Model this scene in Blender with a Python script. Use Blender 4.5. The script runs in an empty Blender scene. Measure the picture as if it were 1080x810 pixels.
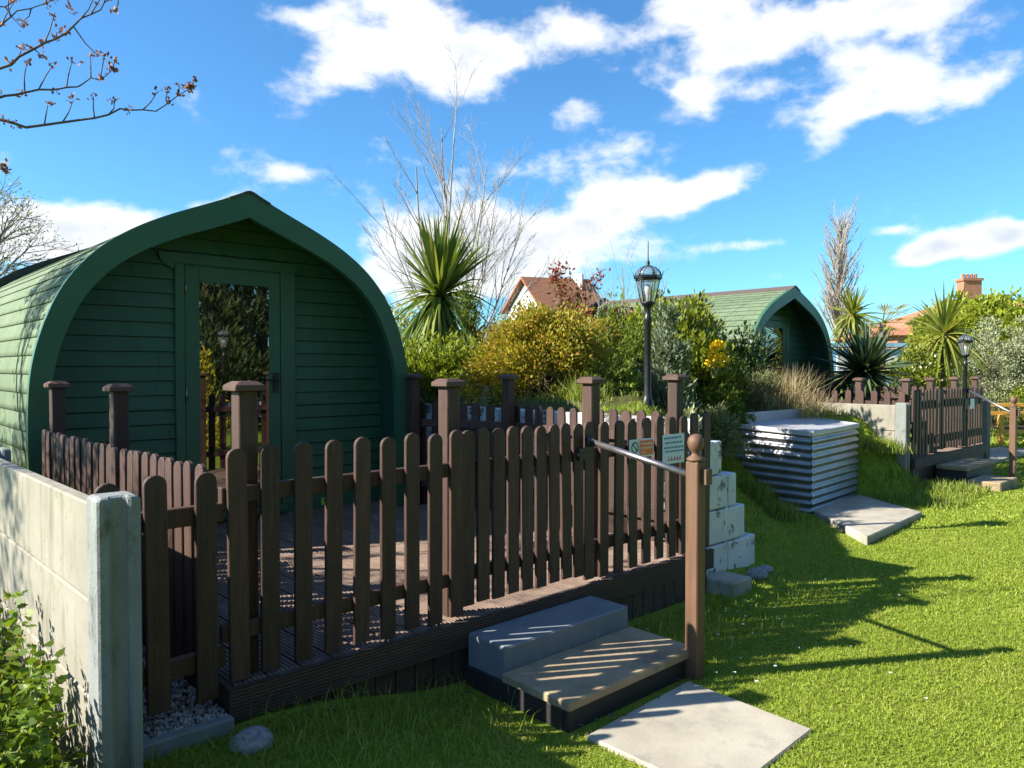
import bpy, bmesh, math, random
import numpy as np
from mathutils import Vector, Matrix
random.seed(7); rng = np.random.default_rng(11)
R = math.radians
scene = bpy.context.scene
col = scene.collection

# ------------------------------------------------------------------ helpers
def tag(o, label=None, cat=None, group=None, kind=None):
    if label: o['label'] = label
    if cat: o['category'] = cat
    if group: o['group'] = group
    if kind: o['kind'] = kind
    return o

def thing(name, label, cat, loc=(0, 0, 0), group=None, rz=0.0):
    o = bpy.data.objects.new(name, None); col.objects.link(o)
    o.empty_display_size = 0.1
    o.location = loc; o.rotation_euler = (0, 0, rz)
    return tag(o, label, cat, group)

def root_loc(p):
    v = Vector((0, 0, 0))
    while p is not None:
        v += p.location; p = p.parent
    return v

def link(name, me, m, parent=None, loc=None, rz=0.0):
    o = bpy.data.objects.new(name, me); col.objects.link(o)
    if m and not me.materials: me.materials.append(m)
    if parent: o.parent = parent
    if loc is not None: o.location = loc
    if rz: o.rotation_euler = (0, 0, rz)
    return o

def bevel(o, w=0.004, seg=1):
    b = o.modifiers.new('bevel', 'BEVEL'); b.width = w; b.segments = seg
    b.limit_method = 'ANGLE'; b.angle_limit = R(40)
    return o

def copy_tree(o, parent=None):
    c = o.copy(); col.objects.link(c); c.parent = parent
    for ch in list(o.children): copy_tree(ch, c)
    return c

class MB:
    """collects world-space geometry for ONE mesh"""
    def __init__(s): s.v = []; s.f = []; s.sm = []
    def add(s, vs, fs, smooth=False):
        n = len(s.v); s.v += [tuple(v) for v in vs]
        for f in fs: s.f.append(tuple(i + n for i in f)); s.sm.append(smooth)
        return s
    def box(s, c, d, rz=0.0):
        x, y, z = d[0] / 2, d[1] / 2, d[2] / 2
        ca, sa = math.cos(rz), math.sin(rz)
        vs = []
        for (a, b, e) in ((-x, -y, -z), (x, -y, -z), (x, y, -z), (-x, y, -z), (-x, -y, z), (x, -y, z), (x, y, z), (-x, y, z)):
            vs.append((c[0] + a * ca - b * sa, c[1] + a * sa + b * ca, c[2] + e))
        return s.add(vs, [(3, 2, 1, 0), (4, 5, 6, 7), (0, 1, 5, 4), (1, 2, 6, 5), (2, 3, 7, 6), (3, 0, 4, 7)])
    def bx(s, x0, x1, y0, y1, z0, z1):
        return s.box(((x0 + x1) / 2, (y0 + y1) / 2, (z0 + z1) / 2), (abs(x1 - x0), abs(y1 - y0), abs(z1 - z0)))
    def hexa(s, p):     # 8 points, bottom 4 ccw then top 4
        return s.add(p, [(3, 2, 1, 0), (4, 5, 6, 7), (0, 1, 5, 4), (1, 2, 6, 5), (2, 3, 7, 6), (3, 0, 4, 7)])
    def bar(s, a, b, w, h):     # box section bar from a to b, horizontal direction, w thick, h high
        a, b = Vector(a), Vector(b); d = (b - a); dh = Vector((d.x, d.y, 0)).normalized(); n = Vector((-dh.y, dh.x, 0)) * w / 2; u = Vector((0, 0, h / 2))
        return s.hexa([a - n - u, b - n - u, b + n - u, a + n - u, a - n + u, b - n + u, b + n + u, a + n + u])
    def tube(s, pts, rad, n=10, caps=True):
        pts = [Vector(p) for p in pts]
        if not hasattr(rad, '__len__'): rad = [rad] * len(pts)
        rings = []; prev = None
        for i, p in enumerate(pts):
            t = (pts[min(i + 1, len(pts) - 1)] - pts[max(i - 1, 0)]).normalized()
            up = Vector((0, 0, 1)) if abs(t.z) < .95 else Vector((1, 0, 0))
            a = t.cross(up).normalized(); b = a.cross(t)
            rings.append([p + (a * math.cos(2 * math.pi * k / n) + b * math.sin(2 * math.pi * k / n)) * rad[i] for k in range(n)])
        vs = [v for r in rings for v in r]; fs = []
        for i in range(len(pts) - 1):
            for k in range(n):
                fs.append((i * n + k, i * n + (k + 1) % n, (i + 1) * n + (k + 1) % n, (i + 1) * n + k))
        s.add(vs, fs, True)
        if caps:
            m = len(s.v) - len(vs)
            s.f.append(tuple(m + k for k in range(n))[::-1]); s.sm.append(False)
            s.f.append(tuple(m + (len(pts) - 1) * n + k for k in range(n))); s.sm.append(False)
        return s
    def lathe(s, c, prof, n=20, smooth=True):   # prof: (r, z)
        vs = []; fs = []
        for (r, z) in prof:
            for k in range(n):
                a = 2 * math.pi * k / n + .26
                vs.append((c[0] + r * math.cos(a), c[1] + r * math.sin(a), c[2] + z))
        for i in range(len(prof) - 1):
            for k in range(n):
                fs.append((i * n + k, i * n + (k + 1) % n, (i + 1) * n + (k + 1) % n, (i + 1) * n + k))
        fs.append(tuple(range(n))[::-1]); fs.append(tuple((len(prof) - 1) * n + k for k in range(n)))
        return s.add(vs, fs, smooth)
    def prism(s, poly, y0, y1, axis='y'):   # polygon in (x,z), extruded along y
        n = len(poly)
        vs = [(x, y0, z) for x, z in poly] + [(x, y1, z) for x, z in poly]
        fs = [tuple(range(n)), tuple(range(2 * n - 1, n - 1, -1))]
        for i in range(n):
            j = (i + 1) % n; fs.append((i, i + n, j + n, j))
        return s.add(vs, fs)
    def build(s, name, m, parent=None, bev=0, recalc=True):
        off = root_loc(parent) if parent else Vector((0, 0, 0))
        me = bpy.data.meshes.new(name)
        me.from_pydata([(v[0] - off.x, v[1] - off.y, v[2] - off.z) for v in s.v], [], s.f)
        me.polygons.foreach_set('use_smooth', s.sm)
        if recalc:
            bm = bmesh.new(); bm.from_mesh(me); bmesh.ops.recalc_face_normals(bm, faces=bm.faces); bm.to_mesh(me); bm.free()
        o = link(name, me, m, parent)
        if bev: bevel(o, bev)
        return o

def np_mesh(name, V, F, m, parent=None, off=None, smooth=False):
    V = np.asarray(V, dtype=np.float32).reshape(-1, 3); F = np.asarray(F, dtype=np.int32)
    if parent is not None:
        r = root_loc(parent); V = V - np.array((r.x, r.y, r.z), dtype=np.float32)
    me = bpy.data.meshes.new(name)
    k = F.shape[1]; n = F.shape[0]
    me.vertices.add(len(V)); me.vertices.foreach_set('co', V.ravel())
    me.loops.add(n * k); me.loops.foreach_set('vertex_index', F.ravel())
    me.polygons.add(n); me.polygons.foreach_set('loop_start', np.arange(0, n * k, k, dtype=np.int32))
    if smooth: me.polygons.foreach_set('use_smooth', np.ones(n, dtype=bool))
    me.update(calc_edges=True)
    return link(name, me, m, parent)

# camera frame used only to convert my survey of the photo into ground coordinates
FW = np.array((.679, .734)); RT = np.array((.734, -.679)); EYE = 1.5
def at(px, d):
    p = RT * ((px - 540) / 800 * d) + FW * d
    return float(p[0]), float(p[1])
def zz(py, d): return EYE + (388 - py) / 800 * d

def sm(t):
    t = np.clip(t, 0, 1); return t * t * (3 - 2 * t)

# ------------------------------------------------------------------ materials
def new_mat(name):
    m = bpy.data.materials.new(name); m.use_nodes = True
    nt = m.node_tree; nt.nodes.clear()
    return m, nt, nt.nodes, nt.links

def N(nt, t, **kw):
    n = nt.nodes.new(t)
    for k, v in kw.items():
        if k.startswith('i_'):
            n.inputs[int(k[2:]) if k[2:].isdigit() else k[2:].replace('_', ' ')].default_value = v
        else: setattr(n, k, v)
    return n

def ramp(nt, fac, stops):
    n = nt.nodes.new('ShaderNodeValToRGB'); e = n.color_ramp.elements
    while len(e) < len(stops): e.new(.5)
    for i, (p, c) in enumerate(stops):
        e[i].position = p; e[i].color = (*c, 1) if len(c) == 3 else c
    nt.links.new(fac, n.inputs[0]); return n

def mixc(nt, a, b, fac, mode='MIX'):
    n = nt.nodes.new('ShaderNodeMix'); n.data_type = 'RGBA'; n.blend_type = mode
    for s, v in ((n.inputs[0], fac), (n.inputs[6], a), (n.inputs[7], b)):
        if hasattr(v, 'links') or hasattr(v, 'is_linked'): nt.links.new(v, s)
        else: s.default_value = v if not isinstance(v, tuple) else ((*v, 1) if len(v) == 3 else v)
    return n.outputs[2]

def noise(nt, vec, scale, detail=4, rough=.6, sc=None):
    if sc is not None:
        mp = N(nt, 'ShaderNodeMapping'); mp.inputs['Scale'].default_value = sc
        nt.links.new(vec, mp.inputs[0]); vec = mp.outputs[0]
    n = N(nt, 'ShaderNodeTexNoise'); n.inputs['Scale'].default_value = scale; n.inputs['Detail'].default_value = detail; n.inputs['Roughness'].default_value = rough
    nt.links.new(vec, n.inputs['Vector']); return n.outputs[0]

def surf(name, c1, c2, scale=6, sc=None, rough=.7, bump=.2, bscale=40, bsc=None, c3=None, s3=None, t3=(.6, .72), metallic=0, spec=.4, island=0, bdist=.01, objvar=0, t12=(.3, .7), c4=None, s4=30, t4=(.62, .7)):
    m, nt, ns, ln = new_mat(name)
    g = N(nt, 'ShaderNodeNewGeometry'); P = g.outputs['Position']
    base = ramp(nt, noise(nt, P, scale, 5, .65, sc), [(t12[0], c1), (t12[1], c2)]).outputs[0]
    if c3:
        f = ramp(nt, noise(nt, P, s3[0], 6, .7, s3[1]), [(t3[0], (0, 0, 0)), (t3[1], (1, 1, 1))]).outputs[0]
        base = mixc(nt, base, c3, f)
    if c4:
        f4 = ramp(nt, noise(nt, P, s4, 5, .75), [(t4[0], (0, 0, 0)), (t4[1], (.8, .8, .8))]).outputs[0]
        f5 = ramp(nt, noise(nt, P, 2.3, 3, .5), [(.45, (0, 0, 0)), (.6, (1, 1, 1))]).outputs[0]
        base = mixc(nt, base, c4, mixc(nt, (0, 0, 0), f4, f5))
    if objvar:
        oi = N(nt, 'ShaderNodeObjectInfo')
        v = N(nt, 'ShaderNodeMapRange'); v.inputs[3].default_value = 1 - objvar; v.inputs[4].default_value = 1 + objvar
        ln.new(oi.outputs['Random'], v.inputs[0])
        base = mixc(nt, base, v.outputs[0], 1.0, 'MULTIPLY')
    if island:
        v = N(nt, 'ShaderNodeMapRange'); v.inputs[3].default_value = 1 - island; v.inputs[4].default_value = 1 + island
        ln.new(g.outputs['Random Per Island'], v.inputs[0])
        base = mixc(nt, base, v.outputs[0], 1.0, 'MULTIPLY')
    b = N(nt, 'ShaderNodeBsdfPrincipled'); ln.new(base, b.inputs['Base Color'])
    rr = N(nt, 'ShaderNodeMapRange'); rr.inputs[3].default_value = max(0, rough - .12); rr.inputs[4].default_value = min(1, rough + .12)
    ln.new(noise(nt, P, scale * 3, 3), rr.inputs[0]); ln.new(rr.outputs[0], b.inputs['Roughness'])
    b.inputs['Metallic'].default_value = metallic; b.inputs['Specular IOR Level'].default_value = spec
    if bump:
        bp = N(nt, 'ShaderNodeBump'); bp.inputs['Strength'].default_value = bump; bp.inputs['Distance'].default_value = bdist
        ln.new(noise(nt, P, bscale, 6, .65, bsc), bp.inputs['Height']); ln.new(bp.outputs[0], b.inputs['Normal'])
    o = N(nt, 'ShaderNodeOutputMaterial'); ln.new(b.outputs[0], o.inputs[0])
    return m

def leafmat(name, stops, trans=.35, rough=.5, patch=None, gloss=.25):
    """leaf colours picked leaf by leaf (random per island), with some light passing through"""
    m, nt, ns, ln = new_mat(name)
    g = N(nt, 'ShaderNodeNewGeometry')
    c = ramp(nt, g.outputs['Random Per Island'], stops).outputs[0]
    if patch:
        f = ramp(nt, noise(nt, g.outputs['Position'], patch[0], 4, .6), [(.42, (0, 0, 0)), (.62, (1, 1, 1))]).outputs[0]
        c = mixc(nt, c, patch[1], mixc(nt, (0, 0, 0), f, patch[2]))
    b = N(nt, 'ShaderNodeBsdfPrincipled'); ln.new(c, b.inputs['Base Color']); b.inputs['Roughness'].default_value = rough
    b.inputs['Specular IOR Level'].default_value = gloss
    t = N(nt, 'ShaderNodeBsdfTranslucent')
    c2 = mixc(nt, c, (1.25, 1.2, .55), 1.0, 'MULTIPLY'); ln.new(c2, t.inputs[0])
    mx = N(nt, 'ShaderNodeMixShader'); mx.inputs[0].default_value = trans
    ln.new(b.outputs[0], mx.inputs[1]); ln.new(t.outputs[0], mx.inputs[2])
    o = N(nt, 'ShaderNodeOutputMaterial'); ln.new(mx.outputs[0], o.inputs[0])
    return m

M = {}
M['wood'] = surf('brown_stained_wood', (.036, .0175, .0125), (.080, .040, .028), 4, (16, 16, 1), .62, .6, 14, (18, 18, 1.1), objvar=.24, bdist=.005, c3=(.12, .078, .058), s3=(5, (9, 9, .7)), t3=(.60, .74), c4=(.075, .07, .045), s4=22, t4=(.58, .74))
M['cap'] = surf('brown_post_cap', (.07, .037, .026), (.115, .066, .047), 9, None, .65, .4, 60, objvar=.15, bdist=.004, c4=(.13, .13, .08), s4=26)
M['darkwood'] = surf('dark_stained_timber', (.050, .034, .027), (.085, .056, .043), 4, (1.5, 1.5, 8), .6, .4, 12, (1.5, 1.5, 14), bdist=.004)
M['newel'] = surf('brown_newel_wood', (.105, .055, .031), (.150, .082, .049), 4, (10, 10, 1), .6, .25, 14, (14, 14, 1.2), bdist=.003)
M['deck'] = surf('grooved_decking', (.13, .085, .065), (.2, .14, .11), 5, (10, 1.2, 1), .7, .35, 30, (12, 1, 1), c3=(.3, .23, .17), s3=(2.2, (2, 1, 1)), t3=(.5, .8), bdist=.004)
M['green'] = surf('green_painted_board', (.032, .098, .046), (.043, .122, .060), 2.2, (1, 1, 3), .45, .4, 9, (1.5, 1.5, 22), bdist=.003, spec=.35, c3=(.022, .08, .035), s3=(3, (5, 5, .8)), t3=(.55, .75))
M['greentrim'] = surf('green_painted_trim', (.034, .104, .053), (.044, .126, .066), 2.2, None, .4, .12, 30, bdist=.003, spec=.4)
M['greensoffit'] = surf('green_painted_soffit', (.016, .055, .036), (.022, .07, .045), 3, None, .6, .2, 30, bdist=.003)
M['greenbase'] = M['green']
M['ridge'] = surf('felt_ridge_cap', (.05, .04, .035), (.13, .10, .085), 60, None, .9, .5, 160, bdist=.004)
M['blackedge'] = surf('dark_roof_edge', (.012, .02, .02), (.02, .03, .03), 5, None, .6, .1, 40)
M['concrete'] = surf('pale_concrete', (.215, .20, .16), (.315, .295, .24), 2.2, None, .85, .35, 45, c3=(.13, .12, .085), s3=(1.8, (5, 5, .7)), t3=(.52, .76), bdist=.004, c4=(.13, .135, .04), s4=14, t4=(.56, .7))
M['post_c'] = surf('grey_concrete_post', (.17, .185, .18), (.25, .265, .26), 3, (3, 3, 1), .88, .9, 60, c3=(.07, .072, .055), s3=(9, (1, 1, .6)), t3=(.56, .74), bdist=.004, c4=(.16, .15, .03), s4=18, t4=(.52, .64))
M['block'] = surf('white_painted_block', (.55, .58, .62), (.68, .70, .72), 4, None, .75, .5, 35, c3=(.13, .14, .14), s3=(7, (1, 1, 1)), t3=(.57, .62), bdist=.010)
M['roughblock'] = surf('rough_white_block', (.55, .55, .54), (.68, .67, .64), 5, None, .8, .6, 25, c3=(.07, .07, .07), s3=(6, (1, 1, 1.4)), t3=(.50, .56), bdist=.012)
M['slab'] = surf('grey_paving_slab', (.31, .28, .225), (.42, .385, .315), 3.5, None, .85, .35, 60, c3=(.17, .155, .13), s3=(3, None), t3=(.5, .75), bdist=.004)
M['stepslab'] = surf('weathered_step_slab', (.28, .205, .125), (.37, .285, .185), 6, None, .85, .45, 50, c3=(.15, .12, .085), s3=(3.2, None), t3=(.5, .7), bdist=.006, c4=(.30, .27, .07), s4=24, t4=(.6, .68))
M['stepblock'] = surf('grey_concrete_step', (.15, .165, .185), (.21, .225, .25), 5, None, .85, .45, 60, c3=(.27, .27, .27), s3=(9, None), t3=(.6, .7), bdist=.004)
M['riser'] = surf('dark_painted_riser', (.022, .021, .023), (.036, .034, .036), 4, (1, 1, 6), .55, .3, 20, (1, 1, 8), bdist=.003)
M['galv'] = surf('galvanised_sheet', (.20, .205, .22), (.31, .31, .325), 5, None, .4, .1, 20, metallic=.75, c3=(.28, .27, .26), s3=(3, (2, 2, 1)), t3=(.55, .75), bdist=.002)
M['galvtop'] = surf('galvanised_lid', (.36, .37, .39), (.46, .46, .48), 3, None, .55, .12, 12, metallic=.25, c3=(.42, .42, .43), s3=(2.4, None), t3=(.5, .75), bdist=.003)
M['steel'] = surf('brushed_steel', (.24, .225, .225), (.33, .31, .31), 8, None, .4, .05, 80, metallic=.9)
M['black'] = surf('black_painted_metal', (.012, .013, .016), (.022, .023, .027), 9, None, .38, .1, 80)
M['stone'] = surf('grey_granite_stone', (.14, .14, .14), (.36, .355, .35), 45, None, .9, .8, 30, bdist=.01)
M['bark'] = surf('grey_brown_bark', (.13, .11, .095), (.24, .21, .18), 14, None, .9, .5, 50, bdist=.01)
M['twig'] = surf('pale_twig_bark', (.26, .23, .2), (.38, .34, .29), 9, None, .9, 0)
M['darktwig'] = surf('dark_twig_bark', (.09, .065, .055), (.15, .11, .09), 9, None, .85, 0)
M['soil'] = surf('brown_soil', (.06, .045, .03), (.12, .09, .06), 9, None, .95, .6, 40)
M['gravel'] = surf('white_gravel', (.22, .205, .18), (.44, .41, .36), 40, None, .9, .3, 90, island=.45)
M['whiterender'] = surf('white_rendered_wall', (.7, .69, .66), (.8, .79, .76), 1, None, .9, .1, 12)
M['brick'] = surf('red_brick_wall', (.27, .13, .075), (.36, .18, .11), 3, None, .9, .2, 10)
M['tile'] = surf('orange_roof_tile', (.34, .135, .075), (.45, .2, .11), 2.5, (1, 1, 4), .85, .5, 7, (.3, .3, 6), bdist=.05)
M['blue'] = surf('pale_blue_paint', (.22, .45, .66), (.28, .52, .72), 1.5, None, .6, .1, 10)
M['orangewood'] = surf('orange_painted_timber', (.62, .31, .05), (.74, .4, .08), 5, None, .6, .1, 20)
M['signwhite'] = surf('white_sign_plate', (.55, .66, .74), (.6, .7, .78), 4, None, .4, 0)
M['signorange'] = surf('orange_sign_print', (.72, .14, .03), (.75, .17, .04), 4, None, .4, 0)
M['signtext'] = surf('white_sign_lettering', (.8, .78, .75), (.82, .8, .78), 4, None, .5, 0)
M['signblue'] = surf('blue_sign_lettering', (.09, .2, .42), (.11, .23, .46), 4, None, .5, 0)
M['signred'] = surf('red_sign_marks', (.5, .05, .06), (.55, .07, .08), 4, None, .5, 0)
M['stickergreen'] = surf('lime_green_sticker', (.25, .62, .05), (.3, .66, .07), 4, None, .45, 0)
M['white'] = surf('white_plastic', (.78, .78, .76), (.82, .82, .8), 4, None, .5, 0)
M['lampglass'] = None

def glassmats():
    m, nt, ns, ln = new_mat('dark_reflecting_glass')
    d = N(nt, 'ShaderNodeBsdfDiffuse'); d.inputs[0].default_value = (.006, .007, .006, 1)
    g = N(nt, 'ShaderNodeBsdfGlossy'); g.inputs['Roughness'].default_value = .012; g.inputs[0].default_value = (.9, .92, .9, 1)
    mx = N(nt, 'ShaderNodeMixShader'); mx.inputs[0].default_value = .27
    ln.new(d.outputs[0], mx.inputs[1]); ln.new(g.outputs[0], mx.inputs[2])
    o = N(nt, 'ShaderNodeOutputMaterial'); ln.new(mx.outputs[0], o.inputs[0]); M['glass'] = m
    m, nt, ns, ln = new_mat('clear_lantern_glass')
    t = N(nt, 'ShaderNodeBsdfTransparent'); t.inputs[0].default_value = (.88, .9, .9, 1)
    g = N(nt, 'ShaderNodeBsdfGlossy'); g.inputs['Roughness'].default_value = .08
    lw = N(nt, 'ShaderNodeLayerWeight'); lw.inputs[0].default_value = .3
    mx = N(nt, 'ShaderNodeMixShader'); mr = N(nt, 'ShaderNodeMapRange'); mr.inputs[3].default_value = .14; mr.inputs[4].default_value = .8
    ln.new(lw.outputs['Facing'], mr.inputs[0]); ln.new(mr.outputs[0], mx.inputs[0])
    df = N(nt, 'ShaderNodeBsdfDiffuse'); df.inputs[0].default_value = (.7, .72, .72, 1); m0 = N(nt, 'ShaderNodeMixShader'); m0.inputs[0].default_value = .12
    ln.new(t.outputs[0], m0.inputs[1]); ln.new(df.outputs[0], m0.inputs[2])
    ln.new(m0.outputs[0], mx.inputs[1]); ln.new(g.outputs[0], mx.inputs[2])
    o = N(nt, 'ShaderNodeOutputMaterial'); ln.new(mx.outputs[0], o.inputs[0]); M['lampglass'] = m
glassmats()

def shinglemat():
    m, nt, ns, ln = new_mat('green_felt_shingle')
    uv = N(nt, 'ShaderNodeUVMap')
    br = N(nt, 'ShaderNodeTexBrick'); br.offset = .5; br.inputs['Scale'].default_value = 1
    br.inputs['Brick Width'].default_value = .33; br.inputs['Row Height'].default_value = .122
    br.inputs['Mortar Size'].default_value = .004; br.inputs['Mortar Smooth'].default_value = .2; br.inputs['Bias'].default_value = 0
    br.inputs['Color1'].default_value = (.125, .172, .108, 1); br.inputs['Color2'].default_value = (.152, .20, .128, 1); br.inputs['Mortar'].default_value = (.035, .055, .03, 1)
    ln.new(uv.outputs[0], br.inputs[0])
    g = N(nt, 'ShaderNodeNewGeometry')
    f = ramp(nt, noise(nt, g.outputs['Position'], 180, 3, .7), [(.3, (.62, .62, .62)), (.7, (1.3, 1.3, 1.3))]).outputs[0]
    c = mixc(nt, br.outputs[0], f, 1.0, 'MULTIPLY')
    f2 = ramp(nt, noise(nt, g.outputs['Position'], 1.6, 5, .6), [(.3, (.82, .84, .8)), (.7, (1.12, 1.1, 1.05))]).outputs[0]
    c = mixc(nt, c, f2, 1.0, 'MULTIPLY')
    b = N(nt, 'ShaderNodeBsdfPrincipled'); ln.new(c, b.inputs['Base Color']); b.inputs['Roughness'].default_value = .85; b.inputs['Specular IOR Level'].default_value = .3
    bp = N(nt, 'ShaderNodeBump'); bp.inputs['Strength'].default_value = .4; bp.inputs['Distance'].default_value = .004
    ln.new(noise(nt, g.outputs['Position'], 220, 3, .7), bp.inputs['Height']); ln.new(bp.outputs[0], b.inputs['Normal'])
    o = N(nt, 'ShaderNodeOutputMaterial'); ln.new(b.outputs[0], o.inputs[0]); M['shingle'] = m
shinglemat()

# grass / foliage
M['grass'] = leafmat('lawn_grass', [(0, (.18, .25, .03)), (.5, (.285, .355, .045)), (.85, (.38, .42, .075)), (1, (.50, .46, .19))], .40, .75, (1.1, (.21, .30, .032), .6))
M['longgrass'] = leafmat('bank_grass', [(0, (.12, .19, .025)), (.6, (.21, .28, .04)), (.85, (.31, .34, .08)), (1, (.44, .38, .18))], .35, .6)
M['straw'] = leafmat('dry_straw_grass', [(0, (.30, .23, .12)), (.5, (.42, .34, .2)), (1, (.52, .44, .28))], .3, .7)
M['juniper'] = leafmat('yellow_green_juniper', [(0, (.085, .14, .014)), (.5, (.20, .26, .022)), (1, (.36, .4, .035))], .3, .6)
M['junidark'] = leafmat('green_juniper', [(0, (.05, .095, .016)), (.6, (.12, .175, .024)), (1, (.24, .28, .04))], .3, .6)
M['junigrey'] = leafmat('grey_green_juniper', [(0, (.10, .13, .055)), (.6, (.2, .23, .10)), (1, (.32, .33, .17))], .25, .6)
M['spirea'] = leafmat('orange_green_leaf', [(0, (.17, .19, .02)), (.4, (.30, .29, .03)), (.7, (.40, .29, .045)), (.88, (.44, .22, .055)), (1, (.34, .36, .035))], .35, .55)
M['laurel'] = leafmat('bright_laurel_leaf', [(0, (.07, .11, .012)), (.5, (.16, .2, .018)), (1, (.28, .3, .03))], .3, .35, gloss=.5)
M['hedge'] = leafmat('lime_hedge_leaf', [(0, (.12, .17, .015)), (.5, (.24, .29, .025)), (1, (.34, .38, .04))], .35, .5)
M['bluegreen'] = leafmat('grey_green_conifer', [(0, (.09, .13, .075)), (.5, (.16, .21, .13)), (1, (.25, .29, .19))], .2, .6)
M['silver'] = leafmat('silver_green_leaf', [(0, (.2, .235, .13)), (.5, (.32, .35, .22)), (1, (.44, .46, .32))], .25, .6)
M['darkgreen'] = leafmat('dark_green_leaf', [(0, (.02, .045, .014)), (.6, (.045, .08, .02)), (1, (.09, .13, .03))], .25, .5)
M['palm'] = leafmat('palm_sword_leaf', [(0, (.06, .105, .02)), (.5, (.12, .18, .03)), (.85, (.22, .27, .05)), (1, (.34, .29, .12))], .3, .4, gloss=.4)
M['palmlight'] = leafmat('light_palm_leaf', [(0, (.12, .16, .02)), (.5, (.22, .26, .04)), (1, (.36, .34, .1))], .35, .45)
M['palmyellow'] = leafmat('yellowing_palm_leaf', [(0, (.2, .2, .03)), (.5, (.33, .29, .05)), (1, (.45, .34, .09))], .35, .45)
M['yucca'] = leafmat('dark_yucca_leaf', [(0, (.02, .045, .022)), (.6, (.045, .08, .035)), (1, (.12, .16, .07))], .15, .35, gloss=.5)
M['redleaf'] = leafmat('red_leaf', [(0, (.14, .1, .03)), (.4, (.2, .11, .04)), (.75, (.32, .07, .04)), (1, (.42, .04, .04))], .35, .45)
M['golden'] = leafmat('golden_conifer_leaf', [(0, (.3, .26, .02)), (.5, (.48, .4, .03)), (1, (.62, .5, .05))], .3, .6)
M['yellowflower'] = leafmat('yellow_flower', [(0, (.7, .45, .01)), (.6, (.82, .6, .02)), (1, (.85, .68, .05))], .35, .5)
M['nettle'] = leafmat('nettle_leaf', [(0, (.06, .11, .014)), (.5, (.115, .19, .02)), (.93, (.19, .28, .035)), (1, (.3, .25, .1))], .38, .5)
M['conifer'] = leafmat('dark_conifer_leaf', [(0, (.02, .035, .012)), (.6, (.05, .07, .018)), (1, (.1, .12, .03))], .2, .6)
M['bud'] = leafmat('reddish_bud', [(0, (.16, .07, .05)), (.6, (.26, .11, .075)), (1, (.36, .18, .12))], .2, .6)
M['daisy'] = leafmat('white_daisy', [(0, (.75, .75, .72)), (1, (.85, .85, .83))], .2, .6)

# ------------------------------------------------------------------ terrain
def H(x, y):
    x = np.asarray(x, dtype=float); y = np.asarray(y, dtype=float)
    h = 0.16 * sm((2.3 - x) / 1.1) * sm((y - .8) / 1.9) * sm((x - .2) / .6)
    h = h + .04 * np.sin(x * .7 + 1) * np.sin(y * .8) * sm((np.hypot(x - 3, y - 1) - 2) / 3)
    h = np.where((x < .66), .12 + 0 * x, h)
    # bank between the two decks
    Y0 = 2.72 + .85 * sm((x - 5.6) / 1.6) - .55 * sm((x - 8.75) / .5)
    w = .95 + 1.0 * sm((x - 4.6) / 1.3) - 1.0 * sm((x - 8.8) / .5)
    top = 1.22 - .35 * sm((x - 8.0) / 1.5)
    bank = top * sm((y - Y0) / w)
    bank = bank + .06 * np.sin(x * 3.1 + y * 2.3) * sm((y - Y0) / w) * sm((1.2 - np.abs(y - Y0 - w / 2)) / .6)
    inb = (x > 4.5) & (x < 9.42)
    h = np.where(inb, np.maximum(h, bank), h)
    # hard standing of the two decks and pods
    h = np.where((x >= .66) & (x <= 4.5) & (y > 2.85), .16 + 0 * x, h)
    h = np.where((x >= 9.42) & (x <= 12.75) & (y > 3.45), .2 + 0 * x, h)
    # bank beyond the second deck
    b2 = 1.25 * sm((y - 4.9 - .25 * (x - 13)) / 2.6)
    h = np.where((x > 12.75), np.maximum(h, b2), h)
    # the mound that the second retaining wall comes out of
    h = h + .10 * np.exp(-(((x - 9.6) / .5) ** 2 + ((y - 3.0) / .5) ** 2))
    far = np.hypot(x - 6, y - 5)
    h = np.where((y > 10) & (x > .66) & (x < 14), np.maximum(h, .9 * sm((y - 10) / 2)), h)
    return h

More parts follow.
